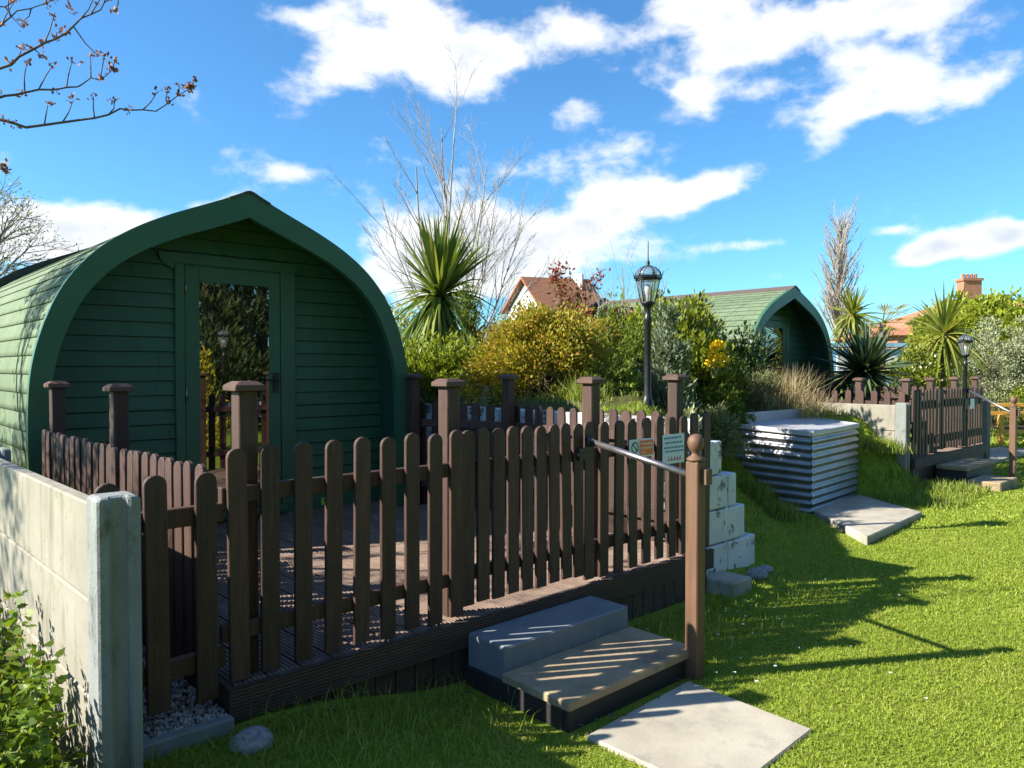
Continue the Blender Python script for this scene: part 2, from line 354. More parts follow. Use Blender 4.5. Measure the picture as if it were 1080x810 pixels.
def build_ground():
    def axis(lo, hi, core0, core1, step):
        a = list(np.arange(core0, core1, step)); v = core1; s = step
        while v < hi: a.append(v); s *= 1.35; v += s
        v = core0; s = step; b = []
        while v > lo:
            s *= 1.35; v -= s; b.append(v)
        return np.array(sorted(b) + a)
    xs = axis(-400, 500, -2, 18, .12); ys = axis(-400, 500, -4, 12, .12)
    X, Y = np.meshgrid(xs, ys, indexing='xy'); Z = H(X, Y)
    V = np.stack([X, Y, Z], -1).reshape(-1, 3); nx, ny = len(xs), len(ys)
    i = np.arange(nx - 1); j = np.arange(ny - 1); I, J = np.meshgrid(i, j)
    a = (J * nx + I).ravel(); F = np.stack([a, a + 1, a + 1 + nx, a + nx], -1)
    m, nt, ns, ln = new_mat('lawn_ground')
    g = N(nt, 'ShaderNodeNewGeometry'); P = g.outputs['Position']
    c = ramp(nt, noise(nt, P, 14, 6, .7), [(.25, (.12, .17, .02)), (.55, (.22, .30, .03)), (.8, (.32, .38, .05))]).outputs[0]
    sx = N(nt, 'ShaderNodeSeparateXYZ'); ln.new(P, sx.inputs[0]); bed = N(nt, 'ShaderNodeMapRange'); bed.inputs[1].default_value = .85; bed.inputs[2].default_value = 1.1; bed.inputs[4].default_value = .85; ln.new(sx.outputs[2], bed.inputs[0])
    c = mixc(nt, c, (.085, .068, .04), bed.outputs[0])
    c = mixc(nt, c, (.09, .075, .04), ramp(nt, noise(nt, P, 3.5, 6, .7), [(.6, (0, 0, 0)), (.75, (.6, .6, .6))]).outputs[0])
    b = N(nt, 'ShaderNodeBsdfPrincipled'); ln.new(c, b.inputs['Base Color']); b.inputs['Roughness'].default_value = .95; b.inputs['Specular IOR Level'].default_value = .1
    bp = N(nt, 'ShaderNodeBump'); bp.inputs['Strength'].default_value = .7; bp.inputs['Distance'].default_value = .03
    ln.new(noise(nt, P, 60, 5, .7), bp.inputs['Height']); ln.new(bp.outputs[0], b.inputs['Normal'])
    o = N(nt, 'ShaderNodeOutputMaterial'); ln.new(b.outputs[0], o.inputs[0])
    ob = np_mesh('ground', V, F, m, smooth=True); tag(ob, kind='structure')
build_ground()

# ------------------------------------------------------------------ grass
def blocked(x, y):
    b = (x > .55) & (x < 4.4) & (y > 2.72)
    b |= (x > 2.2) & (x < 3.2) & (y > 2.06) & (y < 2.8)             # step
    b |= (x > 2.295) & (x < 2.995) & (y > 1.43) & (y < 2.02)          # flagstone
    b |= (x > 4.4) & (x < 5.1) & (y > 2.84) & (y < 3.0)
    b |= (x > 9.35) & (x < 12.7) & (y > 3.35)
    # box + slab
    b |= (y > 2.66 + .06 * (x - 6.5)) & (y < 3.66) & (x > 6.5 + (y - 2.66)) & (x < 8.1 + .75 * (y - 2.7))
    b |= (x > 7.45) & (x < 9.0) & (y > 3.6) & (y < 4.5)
    b |= (x > 10.2) & (x < 11.4) & (y > 2.6) & (y < 3.4)
    return b

def blades(n, x, y, z, hgt, wid, lean, m, name, kind_label=None, curve=.5):
    a = rng.uniform(0, 2 * np.pi, n); l = rng.uniform(0, 1, n) * lean; la = rng.uniform(0, 2 * np.pi, n)
    dx, dy = np.cos(a) * wid / 2, np.sin(a) * wid / 2
    tx, ty = np.cos(la) * l * hgt, np.sin(la) * l * hgt
    b0 = np.stack([x - dx, y - dy, z - .005], -1); b1 = np.stack([x + dx, y + dy, z - .005], -1)
    m0 = np.stack([x - dx * .7 + tx * .35, y - dy * .7 + ty * .35, z + hgt * .55], -1); m1 = np.stack([x + dx * .7 + tx * .35, y + dy * .7 + ty * .35, z + hgt * .55], -1)
    t = np.stack([x + tx, y + ty, z + hgt * np.sqrt(np.clip(1 - (l * .8) ** 2, .2, 1))], -1)
    V = np.stack([b0, b1, m1, m0, t], 1).reshape(-1, 3)
    k = np.arange(n)[:, None] * 5
    # two faces: quad as 2 tris + tip tri
    F = np.concatenate([k + np.array([[0, 1, 2]]), k + np.array([[0, 2, 3]]), k + np.array([[3, 2, 4]])], 0)
    return V, F

def lawn():
    VV, FF, off = [], [], 0
    def patch(x0, x1, y0, y1, dens, hg, wd, lean, cond=None):
        nonlocal off
        n = int((x1 - x0) * (y1 - y0) * dens)
        x = rng.uniform(x0, x1, n); y = rng.uniform(y0, y1, n)
        lat = x * RT[0] + y * RT[1]; d = x * FW[0] + y * FW[1]
        keep = (d > 1.2) & (np.abs(lat) < d * .78 + .4) & ~blocked(x, y)
        if cond is not None: keep &= cond(x, y, d)
        x, y = x[keep], y[keep]; n = len(x)
        if n == 0: return
        z = H(x, y); h = hg * rng.uniform(.5, 1.3, n)
        # clumpier, longer grass against the deck foot
        near = sm((y - 2.1) / .6) * (x < 4.3)
        h = h * (1 + 1.1 * near * rng.uniform(0, 1, n))
        V, F = blades(n, x, y, z, h, wd * rng.uniform(.7, 1.3, n), lean, None, '')
        VV.append(V); FF.append(F + off); off += len(V)
    patch(.6, 5.5, -1.8, 2.8, 14000, .019, .0045, 2.2, lambda x, y, d: d < 4.4)
    patch(2, 8.5, -3.5, 4, 5600, .021, .0066, 2.2, lambda x, y, d: (d >= 4.4) & (d < 7))
    patch(3, 16, -6, 4.2, 2000, .025, .012, 2.0, lambda x, y, d: (d >= 7) & (d < 13) & ~((x > 4.5) & (x < 9.42) & (H(x, y) > .12)))
    patch(8, 26, -8, 9, 160, .06, .03, 1.0, lambda x, y, d: (d >= 13) & (d < 24))
    patch(1.2, 4.3, 2.1, 2.74, 900, .075, .0045, 1.3)
    patch(.8, 1.9, 1.9, 2.7, 500, .06, .0045, 1.4)
    patch(4.3, 5.0, 2.3, 2.85, 900, .055, .0045, 1.3)
    o = np_mesh('grass', np.concatenate(VV), np.concatenate(FF), M['grass'])
    tag(o, 'short mown bright green lawn grass', 'grass', kind='stuff')
    VV, FF, off = [], [], 0
    onbank = lambda x, y, d: (H(x, y) > .10)
    patch(5.9, 9.5, 2.6, 7.5, 1500, .075, .009, 1.35, onbank)
    patch(4.5, 5.9, 2.6, 3.6, 1500, .06, .008, 1.35, onbank)
    patch(4.5, 5.9, 3.6, 7.5, 330, .075, .008, 1.35, onbank)
    patch(12.7, 22, 4.5, 12, 220, .14, .02, 1.1, lambda x, y, d: H(x, y) > .1)
    patch(8.6, 10.0, 2.6, 3.6, 1200, .10, .010, 1.2)
    o = np_mesh('bank_grass', np.concatenate(VV), np.concatenate(FF), M['longgrass'])
    tag(o, 'longer rough grass covering the bank behind the block wall', 'grass', kind='stuff')
lawn()

# daisies
def daisies():
    pts = []
    for (cx, cy, s, n) in ((3.95, 2.35, .3, 16), (3.3, 1.95, .15, 5), (5.0, 2.4, .35, 6), (3.6, 1.6, .3, 4)):
        for _ in range(n):
            x, y = random.gauss(cx, s), random.gauss(cy, s)
            if y > 2.72 or bool(blocked(np.array(x), np.array(y))): continue
            pts.append((x, y))
    mb = MB()
    for x, y in pts:
        z = float(H(x, y)) + random.uniform(.025, .05); r = random.uniform(.005, .009)
        vs = [(x, y, z + .002)] + [(x + r * math.cos(k * .785), y + r * math.sin(k * .785), z + random.uniform(-.003, .003)) for k in range(8)]
        mb.add(vs, [(0, 1 + k, 1 + (k + 1) % 8) for k in range(8)])
    tag(mb.build('daisies', M['daisy']), 'tiny white daisies dotted in the lawn by the steps', 'daisies', kind='stuff')
daisies()

def fallen():
    mb = MB()
    for _ in range(90):
        if random.random() < .5: x, y = random.uniform(1.3, 2.25), random.gauss(2.66, .07)
        elif random.random() < .5: x, y = random.uniform(2.2, 3.2), random.gauss(2.07, .03)
        else: x, y = random.gauss(3.5, .5), random.gauss(2.5, .2)
        if y > 2.75 or (2.24 < x < 3.17 and 2.08 < y < 2.77): continue
        z = max(float(H(x, y)), .02 if (2.2 < x < 3.03 and y < 2.08) else -1) + random.uniform(.006, .018); a = random.uniform(0, 6.3); l, w = random.uniform(.008, .022), random.uniform(.005, .011); c, s_ = math.cos(a), math.sin(a)
        mb.add([(x - c * l, y - s_ * l, z), (x - s_ * w, y + c * w, z + .004), (x + c * l, y + s_ * l, z + .002), (x + s_ * w, y - c * w, z + .003)], [(0, 1, 2, 3)])
    tag(mb.build('fallen_leaves', M['soil']), 'small brown leaf litter at the foot of the deck and steps', 'leaf litter', kind='stuff')
fallen()

# ------------------------------------------------------------------ fences
_pk = {}
def picket_mesh(w, h, th=.02):
    key = (round(w, 3), round(h, 3))
    if key in _pk: return _pk[key]
    poly = [(-w / 2, 0), (w / 2, 0)]
    for k in range(9):
        a = math.pi * k / 8
        poly.append((w / 2 * math.cos(a), h - w / 2 * .95 + w / 2 * .95 * math.sin(a)))
    mb = MB(); mb.prism(poly, -th / 2, th / 2)
    me = bpy.data.meshes.new('picket'); me.from_pydata(mb.v, [], mb.f)
    bm = bmesh.new(); bm.from_mesh(me); bmesh.ops.recalc_face_normals(bm, faces=bm.faces)
    bmesh.ops.bevel(bm, geom=[e for e in bm.edges if abs(e.verts[0].co.y - e.verts[1].co.y) < 1e-5], offset=.0025, segments=1, affect='EDGES')
    for zc in (.19, .71):
        for dx in (-.014, .016):
            r = .0042; vs = [bm.verts.new((dx + r * math.cos(a * 1.047), -th / 2 - .0007, zc + random.uniform(-.0, .0) + dx * .6 + r * math.sin(a * 1.047))) for a in range(6)]
            fc = bm.faces.new(vs); fc.material_index = 1
    bm.normal_update(); bm.to_mesh(me); bm.free(); me.materials.append(M['wood']); me.materials.append(M['black']); _pk[key] = me
    return me

def pickets(root, p0, p1, xs, zb, zt, w=.075, jit=.007):
    """xs: distances along p0->p1"""
    a, b = Vector(p0), Vector(p1); d = (b - a).normalized(); rz = math.atan2(d.y, d.x); r = root.location
    for s in xs:
        p = a + d * s
        o = link('picket', picket_mesh(w, zt - zb), None, root, (p.x - r.x, p.y - r.y, zb + random.uniform(-jit, jit) - r.z))
        o.rotation_euler = (random.uniform(-.008, .008), random.uniform(-.011, .011), rz + random.uniform(-.02, .02))

def rail(root, p0, p1, z, off, h=.065, th=.038):
    a, b = Vector((*p0, z)), Vector((*p1, z)); d = (b - a).normalized(); n = Vector((-d.y, d.x, 0)) * off
    return MB().bar(a + n, b + n, th, h).build('rail', M['wood'], root, .003)

def post(root, x, y, z0, z1, s=.075, cap=True):
    o = MB().bx(x - s / 2, x + s / 2, y - s / 2, y + s / 2, z0, z1 - (.03 if cap else 0)).build('post', M['wood'], root, .004)
    if cap:
        c = MB(); t = s / 2 + .024
        c.bx(x - t, x + t, y - t, y + t, z1 - .03, z1 - .008)
        c.hexa([(x - t, y - t, z1 - .008), (x + t, y - t, z1 - .008), (x + t, y + t, z1 - .008), (x - t, y + t, z1 - .008),
                (x - t * .6, y - t * .6, z1 + .008), (x + t * .6, y - t * .6, z1 + .008), (x + t * .6, y + t * .6, z1 + .008), (x - t * .6, y + t * .6, z1 + .008)])
        c.build('post_cap', M['cap'], o, .003)
    return o

def arange(a, b, n): return [a + (b - a) * i / (n - 1) for i in range(n)]

DZ = .30
# front left bay
f = thing('picket_fence', 'near left bay of the brown picket fence along the front of the deck', 'fence', (1.16, 2.9, DZ), 'picket fences round the near deck')
pickets(f, (1.16, 2.82), (2.24, 2.82), [.03, .155, .295, .43, .565, .70, .83, .96, 1.085], DZ + .012, 1.2)
rail(f, (1.13, 2.82), (2.25, 2.82), 1.015, .03); rail(f, (1.13, 2.82), (2.25, 2.82), .49, .03)
post(f, 1.25, 2.9, DZ, 1.44); post(f, 2.27, 2.905, DZ, 1.44)
# gate bay
f = thing('picket_gate', 'brown picket gate above the concrete steps with a black latch', 'gate', (2.3, 2.82, DZ), 'picket fences round the near deck')
pickets(f, (2.3, 2.82), (3.15, 2.82), [.015, .115, .215, .315, .415, .515, .615, .715, .81], DZ + .05, 1.2)
rail(f, (2.28, 2.82), (3.14, 2.82), 1.015, .03); rail(f, (2.28, 2.82), (3.14, 2.82), .50, .03)
lt = MB().bx(3.085, 3.145, 2.79, 2.809, .99, 1.06).bx(3.06, 3.16, 2.785, 2.80, 1.015, 1.035).build('latch', M['black'], f, .002)
# front right bay
f = thing('picket_fence', 'right bay of the front picket fence carrying two small notice boards', 'fence', (3.2, 2.9, DZ), 'picket fences round the near deck')
pickets(f, (3.16, 2.82), (4.4, 2.82), [.035, .16, .295, .43, .56, .69, .82, .95, 1.08, 1.2], DZ + .012, 1.2)
rail(f, (3.16, 2.82), (4.4, 2.82), 1.015, .03); rail(f, (3.16, 2.82), (4.4, 2.82), .49, .03)
post(f, 3.31, 2.905, DZ, 1.44); post(f, 4.14, 2.905, DZ, 1.45)
# left side fence
f = thing('picket_fence', 'dense brown picket fence running from the near corner to the left of the green pod', 'fence', (1.13, 2.95, DZ), 'picket fences round the near deck')
LA, LB = (1.12, 2.98), (1.05, 5.36)
pickets(f, LA, LB, arange(.03, 2.36, 24), DZ - .02, 1.12)
rail(f, LA, LB, .98, -.03); rail(f, LA, LB, .48, -.03)
post(f, 1.16, 4.22, DZ, 1.41); post(f, 1.115, 5.33, DZ, 1.41)
# right side fence
f = thing('picket_fence', 'sunlit brown picket fence along the far right side of the near deck', 'fence', (4.25, 2.95, DZ), 'picket fences round the near deck')
RA, RB, RC = (4.27, 2.93), (4.27, 4.6), (3.95, 5.47)
pickets(f, RA, RB, arange(.1, 1.62, 13), DZ, 1.2); pickets(f, RB, RC, arange(.08, .9, 7), DZ, 1.2)
for z in (1.02, .49): rail(f, RA, RB, z, .03); rail(f, RB, RC, z, .03)
post(f, 4.18, 4.56, DZ, 1.44); post(f, 3.86, 5.43, DZ, 1.44)
# short piece between concrete post and deck corner
f = thing('picket_fence', 'short low picket panel between the concrete post and the near deck corner', 'fence', (.9, 2.82, .2), 'picket fences round the near deck')
pickets(f, (.66, 2.82), (1.1, 2.82), [.08, .235, .405], .265, 1.115, .078)
rail(f, (.68, 2.82), (1.14, 2.82), .955, .03, .07); rail(f, (.68, 2.82), (1.14, 2.82), .405, .03, .07)

# ------------------------------------------------------------------ deck
def deck(x0, x1, y0, y1, z, label, grp):
    d = thing('timber_deck', label, 'deck', (x0, y0, 0), grp)
    mb = MB(); bw = .14; x = x0
    prof_n = 7
    while x < x1 - .02:
        e = min(x + bw - .006, x1); w = e - x; dz = random.uniform(-.0015, .0015)
        pr = [(x, z - .028)]
        k = 0
        for i in range(prof_n):
            a = x + w * (i + .08) / prof_n; b = x + w * (i + .62) / prof_n; c2 = x + w * (i + .70) / prof_n; e2 = x + w * (i + 1.0) / prof_n
            pr += [(a, z + dz), (b, z + dz), (c2, z - .005 + dz), (e2, z - .005 + dz)]
        pr.append((e, z - .028))
        n = len(pr)
        vs = [(p[0], y0, p[1]) for p in pr] + [(p[0], y1, p[1]) for p in pr]
        mb.add(vs, [(i, i + n, i + 1 + n, i + 1) for i in range(n - 1)] + [tuple(range(n))])
        x += bw
    mb.build('deck_boards', M['deck'], d)
    # ribbed fascia board
    pr = []; zt, zb, yf = z - .002, z - .126, y0 - .002
    rows = 9
    for i in range(rows):
        a = zb + (zt - zb) * i / rows; b = zb + (zt - zb) * (i + .6) / rows; c = zb + (zt - zb) * (i + .72) / rows; e = zb + (zt - zb) * (i + .94) / rows
        pr += [(yf - .03, a), (yf - .03, b), (yf - .024, c), (yf - .024, e)]
    pr += [(yf - .03, zt), (yf, zt), (yf, zb)]
    n = len(pr)
    vs = [(x0 - .03, p[0], p[1]) for p in pr] + [(x1 + .03, p[0], p[1]) for p in pr]
    MB().add(vs, [(i, (i + 1) % n, (i + 1) % n + n, i + n) for i in range(n)] + [tuple(range(n)), tuple(range(2 * n - 1, n - 1, -1))]).build('fascia_board', M['darkwood'], d)
    # skirting of upright boards
    sk = MB(); x = x0
    while x < x1:
        sk.bx(x, min(x + .098, x1), y0 + .004 + random.uniform(0, .003), y0 + .02, -.15, z - .128); x += .105
    sk.bx(x0, x1, y0 + .03, y0 + .05, -.15, z - .13)
    sk.build('skirting', M['darkwood'], d)
    MB().bx(x0 - .025, x0 - .002, y0, y1, -.1, z - .004).build('side_board', M['darkwood'], d)
    return d
deck(1.16, 4.36, 2.80, 5.9, DZ, 'brown grooved timber deck inside the near picket fence', 'timber decks')

# ------------------------------------------------------------------ pods
PO = [(0, 2.50), (.07, 2.475), (.2, 2.415), (.37, 2.343), (.55, 2.267), (.74, 2.174), (.89, 2.08), (1.02, 1.98), (1.125, 1.865), (1.20, 1.765), (1.265, 1.65), (1.34, 1.46), (1.385, 1.30), (1.412, 1.15), (1.425, .95), (1.425, .6), (1.41, .25), (1.395, 0)]
def dens(pr, per=.07):
    out = []
    for (a, b) in zip(pr[:-1], pr[1:]):
        L = math.hypot(b[0] - a[0], b[1] - a[1]); n = max(1, round(L / per))
        for i in range(n): out.append((a[0] + (b[0] - a[0]) * i / n, a[1] + (b[1] - a[1]) * i / n))
    return out + [pr[-1]]
def smoothp(pr, it=2):
    pr = dens(pr, .05)
    for _ in range(it):
        q = [pr[0]]
        for i in range(1, len(pr) - 1):
            q.append(tuple((pr[i - 1][k] + 2 * pr[i][k] + pr[i + 1][k]) / 4 for k in (0, 1)))
        pr = q + [pr[-1]]
    return pr
POUT = smoothp(PO, 3)
def offs(pr, d0, d1):
    """inward offset; d0 at apex, d1 at foot"""
    out = []
    for i, p in enumerate(pr):
        a = pr[max(i - 1, 0)]; b = pr[min(i + 1, len(pr) - 1)]
        tx, tz = b[0] - a[0], b[1] - a[1]; L = math.hypot(tx, tz); nx, nz = tz / L, -tx / L
        t = i / (len(pr) - 1); d = d0 + (d1 - d0) * min(1, t * 1.6)
        if i == 0: out.append((0, p[1] - d * 1.1))
        else: out.append((max(0, p[0] + nx * d), p[1] + nz * d))
    return out
def halfw(z, pr):
    for a, b in zip(pr[:-1], pr[1:]):
        if b[1] <= z <= a[1]:
            t = (a[1] - z) / max(1e-6, a[1] - b[1]); return a[0] + (b[0] - a[0]) * t
    return pr[0][0] if z > pr[0][1] else pr[-1][0]

def make_pod():
    root = thing('camping_pod', 'x', 'camping pod', (0, 0, 0))
    LEN, WY = 4.0, .40
    full = [(-x, z) for x, z in POUT[::-1]] + POUT[1:]
    # arch trim (fascia)
    inn = offs(POUT, .17, .115); infull = [(-x, z) for x, z in inn[::-1]] + inn[1:]
    out2 = offs(POUT, -.012, -.012); outfull = [(-x, z) for x, z in out2[::-1]] + out2[1:]
    n = len(full); mb = MB()
    vs = [(x, 0, z) for x, z in outfull] + [(x, 0, z) for x, z in infull] + [(x, .055, z) for x, z in outfull] + [(x, .055, z) for x, z in infull]
    fs = []
    for i in range(n - 1):
        fs += [(i, i + 1, n + i + 1, n + i), (2 * n + i, 3 * n + i, 3 * n + i + 1, 2 * n + i + 1), (i, 2 * n + i, 2 * n + i + 1, i + 1), (n + i, n + i + 1, 3 * n + i + 1, 3 * n + i)]
    fs += [(0, n, 3 * n, 2 * n), (n - 1, 3 * n - 1, 4 * n - 1, 2 * n - 1)]
    mb.add(vs, fs); bevel(mb.build('arch_trim', M['greentrim'], root), .008, 2)
    # back trim, dark raised edge
    o3 = offs(POUT, -.085, -.085); o3f = [(-x, z) for x, z in o3[::-1]] + o3[1:]
    vs = [(x, LEN - .04, z) for x, z in o3f] + [(x, LEN - .04, z) for x, z in infull] + [(x, LEN + .02, z) for x, z in o3f] + [(x, LEN + .02, z) for x, z in infull]
    MB().add(vs, fs).build('back_edge_trim', M['blackedge'], root)
    # shingled roof: overlapping courses with real thickness
    s = [0.0]; pr = POUT
    for a, b in zip(pr[:-1], pr[1:]): s.append(s[-1] + math.hypot(b[0] - a[0], b[1] - a[1]))
    tot = s[-1]
    def pt(u):
        u = min(max(u, 0), tot)
        for i in range(len(s) - 1):
            if u <= s[i + 1]:
                t = (u - s[i]) / (s[i + 1] - s[i]); a, b = pr[i], pr[i + 1]
                tx, tz = (b[0] - a[0]), (b[1] - a[1]); L = math.hypot(tx, tz)
                return a[0] + tx * t, a[1] + tz * t, -tz / L, tx / L
    me = bpy.data.meshes.new('roof'); bm = bmesh.new(); uvl = bm.loops.layers.uv.new('UVMap')
    RH = .122; rows = int(tot / RH) + 1; Y0, Y1 = .055, LEN - .04
    for side in (-1, 1):
        for r in range(rows):
            u0 = r * RH; u1 = min((r + 1) * RH, tot)
            if u1 - u0 < .01: continue
            rowuv = r + (side > 0) * 40
            prev = None; sub = 3
            for k in range(sub + 1):
                u = u0 + (u1 - u0) * k / sub
                x, z, nx, nz = pt(u); lift = .001 + .006 * k / sub
                nx = abs(nx) if x > 0 else 0
                p = (side * (x + nx * lift), z + abs(nz) * lift)
                v0 = bm.verts.new((p[0], Y0, p[1])); v1 = bm.verts.new((p[0], Y1, p[1]))
                vv = rowuv * .122 + .122 * k / sub * .995
                if prev:
                    fc = bm.faces.new((prev[0], prev[1], v1, v0)); fc.smooth = True
                    for lp, uvv in zip(fc.loops, ((Y0, prev[2]), (Y1, prev[2]), (Y1, vv), (Y0, vv))): lp[uvl].uv = uvv
                prev = (v0, v1, vv)
            # drip edge of the course
            x, z, nx, nz = pt(u1); nx = abs(nx) if x > 0 else 0
            p = (side * (x + nx * .0005), z + abs(nz) * .0005)
            v0 = bm.verts.new((p[0], Y0, p[1])); v1 = bm.verts.new((p[0], Y1, p[1]))
            fc = bm.faces.new((prev[0], prev[1], v1, v0))
            for lp, uvv in zip(fc.loops, ((Y0, prev[2]), (Y1, prev[2]), (Y1, prev[2]), (Y0, prev[2]))): lp[uvl].uv = uvv
    bm.to_mesh(me); bm.free(); link('roof', me, M['shingle'], root)
    # soffit, inner lining of the overhang and back wall
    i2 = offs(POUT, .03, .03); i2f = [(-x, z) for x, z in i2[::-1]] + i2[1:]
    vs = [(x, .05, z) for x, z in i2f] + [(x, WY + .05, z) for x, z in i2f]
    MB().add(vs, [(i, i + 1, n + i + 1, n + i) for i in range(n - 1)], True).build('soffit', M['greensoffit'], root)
    MB().prism(i2f, LEN - .10, LEN - .05).build('back_wall', M['green'], root)
    # ridge cap
    rc = MB(); rp = [(-.16, 2.438), (-.08, 2.474), (-.03, 2.500), (0, 2.508), (.03, 2.500), (.08, 2.474), (.16, 2.438)]
    q = [(x, z + .012) for x, z in rp]; k = len(rp)
    vs = [(x, -.012, z) for x, z in q] + [(x, LEN, z) for x, z in q] + [(x, -.012, z - .014) for x, z in q] + [(x, LEN, z - .014) for x, z in q]
    rc.add(vs, [(i, i + 1, k + i + 1, k + i) for i in range(k - 1)] + [(2 * k + i, 3 * k + i, 3 * k + i + 1, 2 * k + i + 1) for i in range(k - 1)] +
           [(i, 2 * k + i, 2 * k + i + 1, i + 1) for i in range(k - 1)] + [(0, k, 3 * k, 2 * k), (k - 1, 3 * k - 1, 4 * k - 1, 2 * k - 1)])
    rc.build('ridge_cap', M['ridge'], root)
    # weatherboard front wall, wedge-shaped boards
    wb = MB(); BH = .108; z = .02; wpr = offs(POUT, .035, .035)
    while z < 2.45:
        z1 = min(z + BH, 2.46); a, b = halfw(z, wpr), halfw(z1, wpr)
        g = z + .007
        wb.add([(-a, WY - .018, g), (a, WY - .018, g), (b, WY - .004, z1), (-b, WY - .004, z1), (-a, WY + .012, g), (a, WY + .012, g), (-a, WY + .012, z - .004), (a, WY + .012, z - .004)],
               [(0, 1, 2, 3), (4, 5, 1, 0), (6, 7, 5, 4)]); z = z1
    wb.bx(-1.36, 1.36, WY + .012, WY + .04, 0, .9)
    wb.build('front_wall', M['green'], root, recalc=False)
    # plinth
    MB().bx(-1.38, 1.38, WY - .03, WY + .05, -.06, .075).build('plinth', M['greentrim'], root, .004)
    # door frame with eared header
    cx = .035      # door centre
    fr = MB(); y0, y1 = WY - .034, WY - .004
    fr.bx(cx - .455, cx - .385, y0, y1, .06, 1.985); fr.bx(cx + .385, cx + .51, y0, y1, .06, 1.985)
    fr.build('door_frame', M['greentrim'], root, .004)
    hd = MB(); ear = []
    L_, R_ = cx - .57, cx + .53
    zt = 2.065; zb = 1.987
    poly = [(cx - .455, zb - .004), (R_, zb - .004), (R_, zt), (L_, zt), (L_ + .002, zt - .04), (L_ + .02, zt - .075), (L_ + .05, zt - .10), (cx - .475, zb - .045), (cx - .4552, zb - .05)]
    hd.prism(poly, y0 + .003, y1); hd.build('door_header', M['greentrim'], root, .004)
    # door leaf
    dr = MB(); dl, drr, db, dt = cx - .382, cx + .378, .085, 1.972; gy0, gy1 = WY - .030, WY - .006
    gl, gr, gb, gt = cx - .275, cx + .285, .26, 1.855
    dr.bx(dl, gl, gy0, gy1, db, dt); dr.bx(gr, drr, gy0, gy1, db, dt); dr.bx(gl, gr, gy0, gy1, gt, dt); dr.bx(gl, gr, gy0, gy1, db, gb)
    dob = dr.build('door', M['greentrim'], root, .003)
    MB().bx(gl - .004, gr + .004, WY - .022, WY - .014, gb - .004, gt + .004).build('glass_pane', M['glass'], dob)
    ha = MB(); hx = cx + .335
    ha.bx(hx - .022, hx + .022, gy0 - .012, gy0 - .001, 1.0, 1.16); ha.tube([(hx, gy0 - .012, 1.10), (hx, gy0 - .05, 1.10)], .010, 8); ha.tube([(hx + .005, gy0 - .048, 1.10), (hx - .10, gy0 - .05, 1.10)], .009, 8)
    ha.build('handle', M['black'], dob)
    for hz in (.3, 1.0, 1.80):
        MB().tube([(dl + .004, gy0 - .006, hz - .05), (dl + .004, gy0 - .006, hz + .05)], .007, 8).build('hinge', M['steel'], dob)
    MB().bx(dl - .02, drr + .02, WY - .10, WY - .045, .03, .075).build('sill', M['greentrim'], root, .004)
    return root
pod = make_pod()
pod2 = copy_tree(pod)
pod.location = (2.425, 5.5, DZ); pod['label'] = 'large near green camping pod with a glazed door at left'; pod['group'] = 'green camping pods'
pod2.location = (11.6, 5.86, .3); pod2['label'] = 'smaller looking far green camping pod half hidden by bushes on the right'; pod2['group'] = 'green camping pods'
# lime sticker on the pod plinth, near pod only
st = MB().bx(3.20, 3.32, 5.864, 5.868, .325, .385).build('warning_sticker', M['stickergreen'], pod)
mk = MB(); 
for (x0, x1, z) in ((3.215, 3.30, .366), (3.265, 3.312, .347)): mk.bx(x0, x1, 5.861, 5.863, z - .006, z + .006)
mk.build('sticker_print', M['signred'], st)
# door mat on the deck
# ------------------------------------------------------------------ concrete fence at left
cf = thing('concrete_fence', 'weathered pale concrete panel fence with slotted post at the left', 'fence', (.72, 2.6, 0), 'concrete panel fences')
def slotted_post(x, y, z0, z1, root, s=.125, name='concrete_post'):
    h = s / 2; g = .028; d = .022
    poly = [(-h, -h), (-g, -h), (-g * .75, -h + d), (g * .75, -h + d), (g, -h), (h, -h), (h, h), (-h, h)]
    n = len(poly); mb = MB(); vs = []
    for zc, k in ((z0, 1), (z1 - .012, 1), (z1, .86)):
        vs += [(x + a * k, y + b * k, zc) for a, b in poly]
    fs = [tuple(range(n))[::-1], tuple(2 * n + i for i in range(n))]
    for L in (0, 1):
        for i in range(n):
            j = (i + 1) % n; fs.append((L * n + i, L * n + j, (L + 1) * n + j, (L + 1) * n + i))
    mb.add(vs, fs); return mb.build(name, M['post_c'], root, .006)
slotted_post(.69, 2.58, -.3, 1.105, cf)
slotted_post(.655, 4.45, -.3, 1.105, cf)
for k in range(4):
    z1 = 1.075 - k * .31
    MB().hexa([(.635, 2.64, z1 - .305), (.685, 2.64, z1 - .305), (.655, 4.39, z1 - .305), (.605, 4.39, z1 - .305),
               (.635, 2.64, z1), (.685, 2.64, z1), (.655, 4.39, z1), (.605, 4.39, z1)]).build('concrete_panel', M['concrete'], cf, .006)
    MB().hexa([(.62, 4.51, z1 - .305), (.68, 4.51, z1 - .305), (.64, 6.3, z1 - .305), (.58, 6.3, z1 - .305),
               (.62, 4.51, z1), (.68, 4.51, z1), (.64, 6.3, z1), (.58, 6.3, z1)]).build('concrete_panel', M['concrete'], cf, .006)
o = MB().bx(.77, 1.12, 2.70, 2.745, -.05, .225).build('gravel_board', M['post_c'], None, .006)
tag(o, 'low grey concrete gravel board between the slotted post and the deck corner', 'gravel board')
